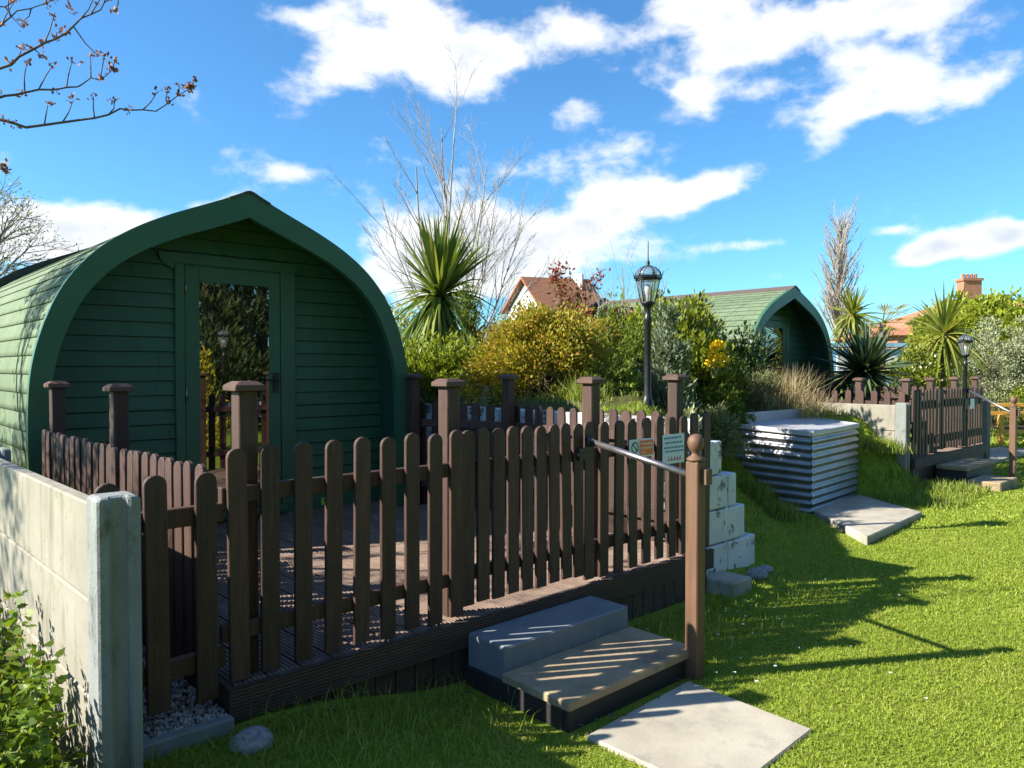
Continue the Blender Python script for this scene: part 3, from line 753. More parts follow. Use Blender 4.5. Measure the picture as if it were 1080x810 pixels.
# gravel strip
def gravel():
    n = 2600; VV = []; FF = []
    base = np.array([(1, 0, 0), (-1, 0, 0), (0, 1, 0), (0, -1, 0), (0, 0, 1), (0, 0, -1)], float)
    tri = np.array([(0, 2, 4), (2, 1, 4), (1, 3, 4), (3, 0, 4), (2, 0, 5), (1, 2, 5), (3, 1, 5), (0, 3, 5)])
    for i in range(n):
        x = rng.uniform(.74, 1.12); y = 2.75 + 2.2 * rng.uniform(0, 1) ** 1.6
        q = base * rng.uniform(.006, .017, 3) * rng.uniform(.8, 1.2, (6, 1)); a = rng.uniform(0, 6.28); c, s_ = math.cos(a), math.sin(a)
        q = np.stack([q[:, 0] * c - q[:, 1] * s_, q[:, 0] * s_ + q[:, 1] * c, q[:, 2]], -1) + (x, y, .2 + rng.uniform(0, .015))
        VV.append(q); FF.append(tri + 6 * i)
    tag(np_mesh('gravel', np.concatenate(VV), np.concatenate(FF), M['gravel']), 'pale loose gravel behind the low concrete board', 'gravel', kind='stuff')
    o = MB().bx(.72, 1.13, 2.75, 5.4, .0, .198).build('gravel_bed', M['soil']); tag(o, kind='structure')
gravel()
# stone
def boulder(name, c, r, m, label, cat, seed=1):
    bm = bmesh.new(); bmesh.ops.create_icosphere(bm, subdivisions=3, radius=1)
    rs = random.Random(seed); ph = [rs.uniform(0, 6) for _ in range(6)]
    for v in bm.verts:
        k = 1 + .06 * math.sin(v.co.x * 3 + ph[0]) + .05 * math.sin(v.co.y * 4 + ph[1]) + .04 * math.sin(v.co.z * 5 + ph[2])
        v.co = Vector((v.co.x * r[0] * k, v.co.y * r[1] * k, v.co.z * r[2] * k))
    for f_ in bm.faces: f_.smooth = True
    me = bpy.data.meshes.new(name); bm.to_mesh(me); bm.free()
    o = link(name, me, m, None, c); tag(o, label, cat); return o
boulder('stone', (1.13, 2.585, .165), (.075, .07, .055), M['stone'], 'round speckled grey stone on the grass at the near deck corner', 'stone', 2)
boulder('edging_stone', (5.05, 4.15, 1.02), (.16, .12, .14), M['concrete'], 'pale rounded boulder on the bank at the foot of the tall lamp post', 'stone', 5)

# ------------------------------------------------------------------ steps
o = MB().bx(2.27, 3.15, 2.50, 2.765, .08, .245).build('concrete_step', M['stepblock'], None, .008)
tag(o, 'blue-grey concrete block forming the upper step below the near gate', 'step')
ts = thing('timber_step', 'lower garden step with weathered slab top on dark boards', 'step', (2.7, 2.3, 0))
MB().bx(2.245, 3.16, 2.085, 2.497, .095, .138).build('step_slab', M['stepslab'], ts, .007)
MB().bx(2.26, 3.135, 2.105, 2.13, -.06, .094).build('riser_board', M['riser'], ts, .003)
MB().bx(2.255, 2.28, 2.132, 2.76, -.06, .094).build('side_board', M['riser'], ts, .003)
MB().bx(3.115, 3.14, 2.132, 2.76, -.06, .094).build('side_board', M['riser'], ts, .003)
o = MB().hexa([(2.28, 1.40, -.06), (3.01, 1.43, -.06), (3.03, 2.05, -.06), (2.27, 2.015, -.06), (2.28, 1.40, .018), (3.01, 1.43, .014), (3.03, 2.05, .02), (2.27, 2.015, .024)]).build('paving_slab', M['slab'], None, .006)
tag(o, 'pale flat paving slab lying in the lawn at the foot of the near steps', 'paving slab')

def handrail(label, bx, by, z0, zt, gx, gy, gz, grp):
    root = thing('stair_handrail', label, 'handrail', (bx, by, z0), grp)
    s = .035
    nw = MB().bx(bx - s, bx + s, by - s, by + s, z0 - .1, zt - .13).build('newel_post', M['newel'], root, .005)
    fin = MB().lathe((bx, by, zt - .13), [(.034, 0), (.042, .004), (.044, .012), (.036, .02), (.022, .03), (.019, .042), (.028, .052), (.0365, .07), (.040, .09), (.0365, .11), (.026, .125), (.008, .132)], 24)
    fin.build('ball_finial', M['newel'], nw)
    hz = zt - .20
    MB().bx(bx - .004, bx + s + .012, by - s - .028, by - s - .001, hz - .04, hz + .035).build('bracket', M['newel'], nw, .003)
    MB().tube([(gx, gy, gz), (bx + .0, by + s - .01, hz)], .0165, 14).build('rail', M['steel'], root)
    MB().lathe((gx, gy, gz - .03), [(.02, 0), (.024, .02), (.024, .05), (.018, .06)], 12).build('rail_fixing', M['black'], root)
handrail('steel handrail with brown ball-topped post beside the near steps', 3.125, 2.075, 0, 1.18, 3.16, 2.785, 1.095, 'stair handrails')

# ------------------------------------------------------------------ notice boards on the front fence
def text_mesh(s, size):
    c = bpy.data.curves.new('lettering', 'FONT'); c.body = s; c.size = size; c.extrude = .0006; c.resolution_u = 2
    t = bpy.data.objects.new('lettering', c); col.objects.link(t)
    me = bpy.data.meshes.new_from_object(t.evaluated_get(bpy.context.evaluated_depsgraph_get()))
    bpy.data.objects.remove(t); return me
def sign1():
    x0, x1, z0, z1, y = 3.535, 3.77, .965, 1.075, 2.806
    r = thing('notice_board', 'small no smoking notice with orange panel on the front fence', 'sign', (x0, y, z0), 'notices on the near fence')
    MB().bx(x0, x1, y - .004, y, z0, z1).build('plate', M['signwhite'], r)
    MB().bx(x0 + .095, x1 - .01, y - .0065, y - .0045, z0 + .012, z1 - .01).build('orange_panel', M['signorange'], r)
    for i, (s, zc) in enumerate((('No smoking', .0735), ('permitted in', .048), ('pods', .024))):
        me = text_mesh(s, .0235); o = link('lettering', me, M['signtext'], r, (.100, -.0075, zc)); o.rotation_euler = (R(90), 0, 0)
    cx, cz = x0 + .05, z0 + .062; mb = MB(); n = 24
    vs = []; 
    for k in range(n):
        a = 2 * math.pi * k / n; vs += [(cx + .034 * math.cos(a), y - .0055, cz + .034 * math.sin(a)), (cx + .026 * math.cos(a), y - .0055, cz + .026 * math.sin(a))]
    mb.add(vs, [(2 * k, 2 * k + 1, (2 * k + 3) % (2 * n), (2 * k + 2) % (2 * n)) for k in range(n)])
    mb.add([(cx - .024, y - .0055, cz + .018), (cx - .018, y - .0055, cz + .024), (cx + .024, y - .0055, cz - .018), (cx + .018, y - .0055, cz - .024)], [(0, 1, 2, 3)])
    mb.build('round_symbol', M['black'], r)
def sign2():
    x0, x1, z0, z1, y = 3.862, 4.09, .90, 1.085, 2.806
    r = thing('notice_board', 'pale blue notice with red marks on the front fence beside the ball-topped post', 'sign', (x0, y, z0), 'notices on the near fence')
    MB().bx(x0, x1, y - .004, y, z0, z1).build('plate', M['signwhite'], r)
    mb = MB(); rs = random.Random(3)
    for row, zc in enumerate((.162, .132, .102, .078)):
        x = x0 + .014 + .012 * (row % 2)
        while x < x1 - .03:
            w = rs.uniform(.012, .03); mb.bx(x, min(x + w, x1 - .012), y - .006, y - .0045, z0 + zc - .006, z0 + zc + .006); x += w + .008
    mb.build('printed_lines', M['signblue'], r)
    mb = MB()
    for k in range(5): 
        x = x0 + .05 + k * .03; mb.add([(x, y - .006, z0 + .02), (x + .02, y - .006, z0 + .018), (x + .013, y - .006, z0 + .05)], [(0, 1, 2)])
    mb.build('red_marks', M['signred'], r)
sign1(); sign2()

# ------------------------------------------------------------------ block wall
bw = thing('block_wall', 'white painted concrete block wall with stepped end at the right of the near deck', 'wall', (4.5, 2.9, 0))
wm = MB(); rs = random.Random(5)
def blk(mb, x0, x1, y0, y1, z0, z1): mb.bx(x0 + .004, x1 - .004, y0 + rs.uniform(0, .008), y1, z0 + .004, z1 - .003)
for k, xe in enumerate((5.12, 4.97, 4.85, 4.66)):
    z0 = .04 + .24 * k; x = 4.40
    edges = [4.40] + ([4.72] if k % 2 == 0 and xe > 4.8 else []) + [xe - .09, xe]
    for a, b in zip(edges[:-1], edges[1:]): blk(wm, a, b, 2.86 + (.012 if b == xe else 0), 2.98, z0, z0 + .237)
bevel(wm.build('stepped_end', M['block'], bw), .012, 2)
wm = MB()
for k in range(6):
    z0 = -.2 + .225 * k; y = 2.985 - (.2 if k % 2 else 0)
    while y < 8.2:
        blk(wm, 4.44 + rs.uniform(0, .01), 4.56, max(y, 2.985), y + .43, z0, z0 + .222); y += .44
bevel(wm.build('return_wall', M['roughblock'], bw), .01, 1)
MB().bx(4.38, 4.62, 2.62, 2.855, -.05, .10).build('foundation_slab', M['slab'], bw, .01)
for (x, y, z, s, sd) in ((4.93, 2.76, .03, .09, 3), (5.12, 2.80, .02, .07, 9)):
    boulder('rubble_stone', (x, y, z), (s, s * .8, s * .5), M['stone'], ('larger' if s > .08 else 'smaller') + ' grey rubble stone at the foot of the stepped white block wall', 'stone', sd)
o = MB().tube([(4.66, 2.848, .23), (4.672, 2.85, .56)], .006, 6).build('white_cane', M['white'])
tag(o, 'thin white cane leaning upright on the stepped block wall', 'cane')
r = thing('concrete_post', 'short grey slotted concrete post behind the far side of the near picket fence', 'post', (4.65, 5.35, .8))
slotted_post(4.65, 5.35, .6, 1.335, r, .135, 'post_shaft')

# ------------------------------------------------------------------ corrugated box
cb = thing('storage_box', 'corrugated galvanised metal box dug into the grass bank', 'storage box', (8.2, 4.0, .05))
A, B, C_, D = Vector((7.5, 3.6, 0)), Vector((8.83, 3.69, 0)), Vector((9.15, 4.5, 0)), Vector((7.43, 4.43, 0))
ZT = {'A': .82, 'B': .835, 'C': .865, 'D': .865}
def corrug(a, b, za, zb_, z0, name, ph=0):
    pitch, amp = .080, .0115; zs = np.arange(z0, min(za, zb_) - .005, pitch / 8)
    d = (b - a).normalized(); nrm = Vector((d.y, -d.x, 0)); vs = []; fs = []; m = 7
    for i, z in enumerate(zs):
        for k in range(m):
            t = k / (m - 1); p = a.lerp(b, t); lift = (za - min(za, zb_)) * (1 - t) + (zb_ - min(za, zb_)) * t
            q = p + nrm * (amp * math.sin(2 * math.pi * z / pitch + ph))
            vs.append((q.x, q.y, z + lift * (z - z0) / (min(za, zb_) - z0)))
    for i in range(len(zs) - 1):
        for k in range(m - 1): fs.append((i * m + k, i * m + k + 1, (i + 1) * m + k + 1, (i + 1) * m + k))
    o = MB().add(vs, fs, True).build(name, M['galv'], cb, recalc=False)
    return o
corrug(A, B, ZT['A'], ZT['B'], .0, 'front_cladding'); corrug(D, A, ZT['D'], ZT['A'], .0, 'side_cladding'); corrug(B, C_, ZT['B'], ZT['C'], .0, 'side_cladding')
lid = MB(); t = .02
pts = [(A, 'A'), (B, 'B'), (C_, 'C'), (D, 'D')]
lid.hexa([(p.x, p.y, ZT[k] - .01) for p, k in pts] + [(p.x, p.y, ZT[k] + .014) for p, k in pts])
lid.build('lid', M['galvtop'], cb, .003)
lip = MB()
for (p, kp), (q, kq) in ((pts[0], pts[1]), (pts[1], pts[2]), (pts[3], pts[0])):
    lip.bar((p.x, p.y, ZT[kp] + .004), (q.x, q.y, ZT[kq] + .004), .04, .052)
lip.build('lid_edge', M['galvtop'], cb, .004)
up = MB(); up.hexa([(D.x, D.y, .87), (C_.x, C_.y, .87), (C_.x, C_.y + .02, .87), (D.x, D.y + .02, .87), (D.x, D.y, 1.0), (C_.x, C_.y, .99), (C_.x, C_.y + .02, .99), (D.x, D.y + .02, 1.0)])
up.build('back_upstand', M['galvtop'], cb, .002)
sp = [(6.52, 2.64), (8.14, 2.76), (8.80, 3.655), (7.48, 3.565)]
o = MB().hexa([(x, y, -.05) for x, y in sp] + [(x, y, z) for (x, y), z in zip(sp, (.075, .06, .05, .055))]).build('concrete_slab', M['slab'], None, .01)
tag(o, 'thick grey concrete slab lying in front of the corrugated box', 'slab')

# ------------------------------------------------------------------ lamps
def lamp(label, x, y, z0, zl, dz=0, spike=True):
    """zl: height of the lantern bottom"""
    r = thing('lamp_post', label, 'lamp post', (x, y, z0), 'black lantern lamp posts')
    MB().lathe((x, y, z0 - .2), [(.05, 0), (.05, .24), (.036, .27), (.03, .3), (.03, zl - z0 + .2 - .16), (.034, zl - z0 + .2 - .155), (.034, zl - z0 + .2 - .12), (.026, zl - z0 + .2 - .11), (.026, zl - z0 + .2 - .04), (.04, zl - z0 + .2 - .03), (.06, zl - z0 + .2 - .005), (.062, zl - z0 + .2)], 18).build('pole', M['black'], r)
    H_, rb, rt = .215, .056, .106; fr = MB(); n = 6
    cs = [(math.cos(2 * math.pi * k / n), math.sin(2 * math.pi * k / n)) for k in range(n)]
    for c in cs: fr.tube([(x + c[0] * rb, y + c[1] * rb, zl), (x + c[0] * rt, y + c[1] * rt, zl + H_)], .0055, 6)
    for k in range(n):
        a, b = cs[k], cs[(k + 1) % n]
        for rr, z, q in ((rb, zl + .004, .007), (rt, zl + H_ - .02, .005)): fr.tube([(x + a[0] * rr, y + a[1] * rr, z), (x + b[0] * rr, y + b[1] * rr, z)], q, 6)
        # dome ribs
        pts = [(x + a[0] * .110 * math.cos(t), y + a[1] * .110 * math.cos(t), zl + H_ + .015 + .085 * math.sin(t)) for t in (0, .3, .6, .9, 1.2, 1.45)]
        fr.tube(pts, .0055, 6)
        fr.tube([(x + a[0] * .116, y + a[1] * .116, zl + H_ + .01), (x + a[0] * .132, y + a[1] * .132, zl + H_ + .05)], [.006, .002], 6)
    fr.lathe((x, y, zl + H_ - .012), [(.116, 0), (.123, .006), (.123, .02), (.11, .028)], 6, False)
    fr.build('lantern_frame', M['black'], r)
    gl = MB()
    for k in range(n):
        a, b = cs[k], cs[(k + 1) % n]; q = .985
        gl.add([(x + a[0] * rb * q, y + a[1] * rb * q, zl + .006), (x + b[0] * rb * q, y + b[1] * rb * q, zl + .006), (x + b[0] * rt * q, y + b[1] * rt * q, zl + H_ - .02), (x + a[0] * rt * q, y + a[1] * rt * q, zl + H_ - .02)], [(0, 1, 2, 3)])
    gl.build('glass_panes', M['lampglass'], r)
    MB().lathe((x, y, zl + H_ + .017), [(.106, 0), (.101, .027), (.083, .054), (.054, .074), (.02, .083)], 18).build('glass_dome', M['lampglass'], r)
    MB().lathe((x, y, zl + .0), [(.012, 0), (.012, .06), (.022, .075), (.03, .11), (.026, .14), (.012, .16)], 12).build('bulb', M['white'], r)
    fn = MB().lathe((x, y, zl + H_ + .09), [(.03, 0), (.03, .012), (.012, .02), (.018, .035), (.012, .05), (.006, .06), (.004, .22 if spike else .11), (.001, .225 if spike else .115)], 10)
    fn.build('finial', M['black'], r)
    return r
lx, ly = at(683, 6.5)
lamp('tall black lantern lamp post with glass dome on the bank behind the near deck', lx, ly, float(H(lx, ly)), 2.055)
lx, ly = at(1018, 11.9)
lamp('small distant black lantern lamp post behind the far deck on the right', lx, ly, float(H(lx, ly)), 1.70, spike=False)
lamp('black lantern lamp post seen only as a reflection in the pod door glass', 5.45, -1.75, 0, 1.86, spike=False)

# ------------------------------------------------------------------ second deck unit
D2 = .41; FY = 3.42; X0, X1 = 9.72, 12.45
deck(X0, X1, FY - .02, 6.3, D2, 'dark brown timber deck of the far pod on the right', 'timber decks')
G2 = 'picket fences round the far deck'
f = thing('picket_fence', 'left bay of the shaded picket fence at the front of the far deck', 'fence', (X0, FY, D2), G2)
pickets(f, (X0, FY), (X1, FY), arange(.03, .80, 8), D2 + .01, 1.235, .07); rail(f, (X0, FY), (X0 + .82, FY), 1.08, .03); rail(f, (X0, FY), (X0 + .82, FY), .63, .03)
post(f, X0 + .04, FY + .085, D2, 1.37); post(f, X0 + .86, FY + .085, D2, 1.37)
f = thing('picket_gate', 'picket gate in the middle of the far deck front above two steps', 'gate', (X0 + .9, FY, D2), G2)
pickets(f, (X0, FY), (X1, FY), arange(.93, 1.70, 8), D2 + .04, 1.235, .07); rail(f, (X0 + .9, FY), (X0 + 1.74, FY), 1.08, .03); rail(f, (X0 + .9, FY), (X0 + 1.74, FY), .63, .03)
f = thing('picket_fence', 'right bay of the far front picket fence next to its steel handrail', 'fence', (X0 + 1.8, FY, D2), G2)
pickets(f, (X0, FY), (X1, FY), arange(1.80, 2.68, 9), D2 + .01, 1.235, .07); rail(f, (X0 + 1.77, FY), (X1, FY), 1.08, .03); rail(f, (X0 + 1.77, FY), (X1, FY), .63, .03)
post(f, X0 + 1.77, FY + .085, D2, 1.37); post(f, X1 - .08, FY + .085, D2, 1.37)
f = thing('picket_fence', 'far deck side fence of pickets seen above the cream concrete wall', 'fence', (X0 - .02, FY, D2), G2)
pickets(f, (X0 - .05, FY + .05), (X0 - .12, 5.8), arange(.05, 2.3, 15), D2, 1.22, .075); rail(f, (X0 - .05, FY + .05), (X0 - .12, 5.8), 1.06, -.03); rail(f, (X0 - .05, FY + .05), (X0 - .12, 5.8), .6, -.03)
post(f, X0 - .0, 4.05, D2, 1.37); post(f, X0 - .03, 5.65, D2, 1.37)
f = thing('picket_fence', 'sunlit far side fence seen between the pickets of the far deck front', 'fence', (X1, FY, D2), G2)
pickets(f, (X1 - .02, FY + .12), (X1 - .02, 5.9), arange(.05, 2.2, 21), D2, 1.22, .075); rail(f, (X1 - .02, FY + .12), (X1 - .02, 5.9), 1.06, .03); rail(f, (X1 - .02, FY + .12), (X1 - .02, 5.9), .6, .03)
cf2 = thing('concrete_fence', 'cream sunlit concrete panel wall beside the far deck', 'wall', (9.4, 3.5, .4), 'concrete panel fences')
slotted_post(9.42, 3.42, 0, 1.09, cf2)
for k in range(3):
    z1 = 1.06 - k * .31
    MB().bx(9.385, 9.445, 3.49, 5.6, z1 - .305, z1).build('concrete_panel', M['concrete'], cf2, .006)
r = thing('concrete_post', 'grey concrete post at the right end of the far deck fence', 'post', (12.62, 3.5, .1))
slotted_post(12.62, 3.45, -.1, 1.03, r, .13, 'post_shaft')
ts = thing('timber_step', 'upper step of the far deck with slab top on dark base', 'step', (10.9, 3.2, 0))
MB().bx(10.35, 11.5, 3.0, 3.36, .235, .285).build('step_slab', M['stepslab'], ts, .008); MB().bx(10.38, 11.47, 3.02, 3.36, -.1, .234).build('step_base', M['riser'], ts, .003)
o = MB().bx(10.25, 10.95, 2.62, 2.985, -.05, .145).build('concrete_step', M['stepslab'], None, .012); tag(o, 'lower concrete step of the far deck beside the distant ball-topped post', 'step')
handrail('distant steel handrail with ball-topped post beside the far deck steps', 11.05, 2.70, 0.03, 1.14, 11.65, 3.38, 1.19, 'stair handrails')
for i, (dx, c) in enumerate(((1.86, 'left'), (2.1, 'right'))):
    r = thing('notice_board', 'small pale notice on the far deck fence, %s of the two' % c, 'sign', (X0 + dx, FY - .02, .95), 'notices on the far fence')
    MB().bx(X0 + dx, X0 + dx + .17, FY - .018, FY - .012, .93, 1.07).build('plate', M['cap'] if i == 0 else M['signwhite'], r)
def pslab(name, label, x0, x1, y0, y1):
    z = float(H((x0 + x1) / 2, (y0 + y1) / 2))
    o = MB().bx(x0, x1, y0, y1, z - .08, z + .03).build(name, M['slab'], None, .006); tag(o, label, 'paving slab')
pslab('paving_slab', 'pale paving slab at the right edge before the far steps', 11.15, 12.2, 2.2, 2.62)
o = MB().bx(12.9, 16, 3.55, 4.15, -.1, .05).build('path', M['slab']); tag(o, kind='structure')
# orange timber bench
bx_, by_ = at(1056, 14.3)
ob = thing('garden_bench', 'orange painted timber bench beyond the far deck at the right edge', 'bench', (bx_, by_, 0))
u = Vector((RT[0], RT[1], 0)); v = Vector((FW[0], FW[1], 0)); b0 = Vector((bx_, by_, 0))
for (i, j, hh) in ((0, 0, .62), (1.5, 0, .62), (0, .45, .82), (1.5, .45, .82)):
    p = b0 + u * i + v * j; MB().box((p.x, p.y, hh / 2), (.085, .085, hh), math.atan2(u.y, u.x)).build('leg', M['orangewood'], ob, .004)
for (j, z, nm) in ((.42, .78, 'back_slat'), (.42, .62, 'back_slat'), (0, .60, 'arm_rail'), (0, .30, 'seat_rail')):
    a = b0 + v * j + Vector((0, 0, z)); b = a + u * 1.5; MB().bar(a, b, .05, .07).build(nm, M['orangewood'], ob, .003)
a = b0 + v * .22 + Vector((0, 0, .36)); MB().bar(a - u * .05, a + u * 1.55, .42, .035).build('seat', M['darkwood'], ob, .004)

# ------------------------------------------------------------------ vegetation builders
def unit(v): return v / np.linalg.norm(v, axis=-1, keepdims=True)
def leaves(P, D, L, W, fold=.25):
    """rhombic leaves: position P (n,3), direction D, length L, width W"""
    n = len(P); D = unit(D); r = rng.normal(size=(n, 3)); S = unit(np.cross(D, r)); Nn = np.cross(D, S)
    L = np.broadcast_to(L, (n,))[:, None]; W = np.broadcast_to(W, (n,))[:, None]
    v0 = P; v1 = P + D * L * .5 + S * W / 2 + Nn * W * fold; v2 = P + D * L; v3 = P + D * L * .5 - S * W / 2 + Nn * W * fold
    V = np.stack([v0, v1, v2, v3], 1).reshape(-1, 3); F = np.arange(n * 4).reshape(n, 4)
    return V, F

def lobed(P, D, L, W):
    n = len(P); D = unit(D); S = unit(np.cross(D, rng.normal(size=(n, 3)))); Nn = np.cross(D, S)
    pr = [(0, .03), (.10, .30), (.22, .42), (.30, .30), (.42, .50), (.52, .34), (.66, .38), (.76, .2), (1, 0), (.76, -.2), (.66, -.38), (.52, -.34), (.42, -.50), (.30, -.30), (.22, -.42), (.10, -.30)]
    L = np.broadcast_to(L, (n,))[:, None]; W = np.broadcast_to(W, (n,))[:, None]; cu = rng.uniform(.0, .35, (n, 1))
    V = np.stack([P + D * L * t + S * W * w + Nn * (abs(w) * W * .3 - cu * L * t * t) for t, w in pr], 1).reshape(-1, 3)
    return V, np.arange(n * len(pr)).reshape(n, len(pr))

def shrub(name, label, cat, x, y, rx, ry, rz, zb, n, L, W, m, group=None, clumps=60, stem=True, up=.4, shell=.55, stemmat=None, clump_r=.22, droop=0.0):
    """rounded shrub of clumped leaves: crown centre zb + rz*0.9"""
    root = thing(name, label, cat, (x, y, zb), group)
    dirs = unit(rng.normal(size=(clumps, 3))); dirs[:, 2] = np.abs(dirs[:, 2]) * 1.15 - .25
    rad = rng.uniform(shell, 1, clumps)[:, None] ** .6 * rng.uniform(.82, 1.12, clumps)[:, None]
    C = dirs * rad * np.array((rx, ry, rz)) * .88 + np.array((x, y, zb + rz * .42)) 
    C[:, 2] = np.maximum(C[:, 2], zb + .03)
    idx = rng.integers(0, clumps, n); cr = clump_r * rng.uniform(.6, 1.3, clumps)
    off = unit(rng.normal(size=(n, 3))) * (rng.uniform(0, 1, n) ** .5 * cr[idx])[:, None] * np.array((1, 1, .75))
    P = C[idx] + off
    ctr = np.array((x, y, zb + rz * .2)); D = unit(P - ctr) * .8 + rng.normal(size=(n, 3)) * .6 + unit(off + 1e-6) * .6; D[:, 2] += up - droop
    V, F = leaves(P, D, L * rng.uniform(.6, 1.3, n), W * rng.uniform(.7, 1.3, n))
    np_mesh('foliage', V, F, m, root)
    if stem:
        polys = []
        for i in range(min(clumps, 40)):
            a = np.array((x + rng.normal() * rx * .12, y + rng.normal() * ry * .12, zb - .05)); b = C[i]; mid = (a + b) / 2 + rng.normal(size=3) * .06 + np.array((0, 0, .08 * rz))
            polys.append(([a, mid, b], [.012, .008, .003]))
        V, F = tubes(polys, 4); np_mesh('branches', V, F, stemmat or M['darktwig'], root)
    return root

def tubes(polys, k=4):
    VV, FF, off = [], [], 0
    ang = np.arange(k) * 2 * np.pi / k; ca, sa = np.cos(ang), np.sin(ang)
    for pts, rad in polys:
        P = np.asarray(pts, float); n = len(P); T = np.empty_like(P)
        T[1:-1] = P[2:] - P[:-2]; T[0] = P[1] - P[0]; T[-1] = P[-1] - P[-2]
        T /= np.linalg.norm(T, axis=1, keepdims=True) + 1e-9
        ref = np.array((.31, .17, .93)) if abs(T[0][2]) < .9 else np.array((.95, .3, .1))
        A = np.cross(T, ref); A /= np.linalg.norm(A, axis=1, keepdims=True) + 1e-9; B = np.cross(T, A)
        rad = np.asarray(rad, float)
        ring = P[:, None, :] + (A[:, None, :] * ca[None, :, None] + B[:, None, :] * sa[None, :, None]) * rad[:, None, None]
        VV.append(ring.reshape(-1, 3))
        i = np.arange(n - 1)[:, None] * k; j = np.arange(k)[None, :]; j2 = (j + 1) % k
        FF.append(np.stack([i + j, i + j2, i + k + j2, i + k + j], -1).reshape(-1, 4) + off); off += n * k
    return np.concatenate(VV), np.concatenate(FF)

def spray_bush(name, label, cat, x, y, rx, ry, h, zb, nspray, m, group=None, need=26, L=.05, W=.012, arch=.5, up=.35, seglen=1.0, inner=True):
    """conifer-like bush of arching feathery sprays"""
    root = thing(name, label, cat, (x, y, zb), group)
    PP, DD = [], []; polys = []
    for i in range(nspray):
        a = rng.uniform(0, 2 * np.pi); e = rng.uniform(0, 1)
        tip = np.array((x + math.cos(a) * rx * (1 - .45 * e ** 1.5) * rng.uniform(.45, 1.08), y + math.sin(a) * ry * (1 - .45 * e ** 1.5) * rng.uniform(.45, 1.08), zb + h * (.12 + .88 * e) * rng.uniform(.75, 1.08)))
        base = np.array((x + math.cos(a) * rx * .15 * rng.uniform(0, 1), y + math.sin(a) * ry * .15, zb + h * .2 * e))
        mid = base * .45 + tip * .55; mid[2] += arch * h * .35
        t = rng.uniform(.35, 1, need)[:, None] ** .8
        p = base * (1 - t) ** 2 + 2 * mid * t * (1 - t) + tip * t ** 2
        d = 2 * (mid - base) * (1 - t) + 2 * (tip - mid) * t; d = unit(d)
        p = p + rng.normal(size=p.shape) * .028 * (1.25 - t) * np.array((1, 1, .6)) * (1 + h)
        PP.append(p); DD.append(d + rng.normal(size=d.shape) * .55 + np.array((0, 0, up)))
        tt = np.linspace(0, .95, 4)[:, None]; polys.append((base * (1 - tt) ** 2 + 2 * mid * tt * (1 - tt) + tip * tt ** 2, [.008, .006, .004, .001]))
    P = np.concatenate(PP); D = np.concatenate(DD); n = len(P)
    V, F = leaves(P, D, L * rng.uniform(.6, 1.5, n), W * rng.uniform(.7, 1.4, n))
    np_mesh('foliage', V, F, m, root)
    V, F = tubes(polys[::2], 3); np_mesh('branches', V, F, M['darktwig'], root)
    return root

def column_conifer(name, label, cat, x, y, r, h, zb, n, m, group=None, L=.06, W=.018, taper=1.2, trunk=True, tiers=60):
    root = thing(name, label, cat, (x, y, zb), group)
    t = rng.uniform(0, 1, tiers) ** .85; a = rng.uniform(0, 2 * np.pi, tiers)
    rr = r * (1 - t ** taper) * rng.uniform(.55, 1.15, tiers) + .02
    tips = np.stack([x + np.cos(a) * rr, y + np.sin(a) * rr, zb + t * h * .97 + .05], -1)
    idx = rng.integers(0, tiers, n); s = rng.uniform(.15, 1, n)[:, None] ** .6
    base = np.stack([np.full(n, x), np.full(n, y), tips[idx, 2] - rr[idx] * .6], -1)
    P = base * (1 - s) + tips[idx] * s + rng.normal(size=(n, 3)) * (.03 + .12 * r) * np.array((1, 1, .8))
    D = unit(tips[idx] - base + 1e-6) + rng.normal(size=(n, 3)) * .5 + np.array((0, 0, .8))
    V, F = leaves(P, D, L * rng.uniform(.6, 1.4, n), W * rng.uniform(.7, 1.3, n)); np_mesh('foliage', V, F, m, root)
    MB().tube([(x, y, zb - .1), (x, y, zb + h * .85)], [max(.02, r * .09), .006], 6).build('trunk', M['bark'], root)
    return root

def swords(x, y, z, n, L, W, lo, hi, droop=.6, seg=6, spread=2 * math.pi):
    VV, FF, off = [], [], 0
    for i in range(n):
        a = rng.uniform(0, 2 * np.pi); e = rng.uniform(lo, hi); l = L * rng.uniform(.7, 1.1); dr = droop * rng.uniform(.5, 1.4) * (1 - max(0, math.sin(e)) * .75)
        d = np.array((math.cos(a) * math.cos(e), math.sin(a) * math.cos(e), math.sin(e))); s = np.array((-math.sin(a), math.cos(a), 0)); roll = rng.normal() * .5
        nrm = np.cross(d, s); s = s * math.cos(roll) + nrm * math.sin(roll)
        t = np.linspace(0, 1, seg); w = W * np.array([.55, 1, .95, .75, .45, .04][:seg]) * rng.uniform(.8, 1.2)
        c = np.array((x, y, z)) + d * (t * l)[:, None]; c[:, 2] -= dr * l * t ** 2.2
        v = np.concatenate([c - s * (w / 2)[:, None], c + s * (w / 2)[:, None]]); VV.append(v)
        FF.append(np.array([(k, k + seg, k + 1 + seg, k + 1) for k in range(seg - 1)]) + off); off += 2 * seg
    return np.concatenate(VV), np.concatenate(FF)

def cordyline(name, label, cat, x, y, zb, zc, n, L, W, m, lo=-.9, hi=1.45, droop=.45, group=None, trunk_r=.06):
    root = thing(name, label, cat, (x, y, zb), group)
    V, F = swords(x, y, zc, n, L, W, lo, hi, droop); np_mesh('leaves', V, F, m, root)
    if zc - zb > .1: MB().tube([(x, y, zb - .1), (x + .02, y, (zb + zc) / 2), (x, y, zc + .02)], [trunk_r * 1.2, trunk_r, trunk_r * .8], 8).build('trunk', M['bark'], root)
    return root

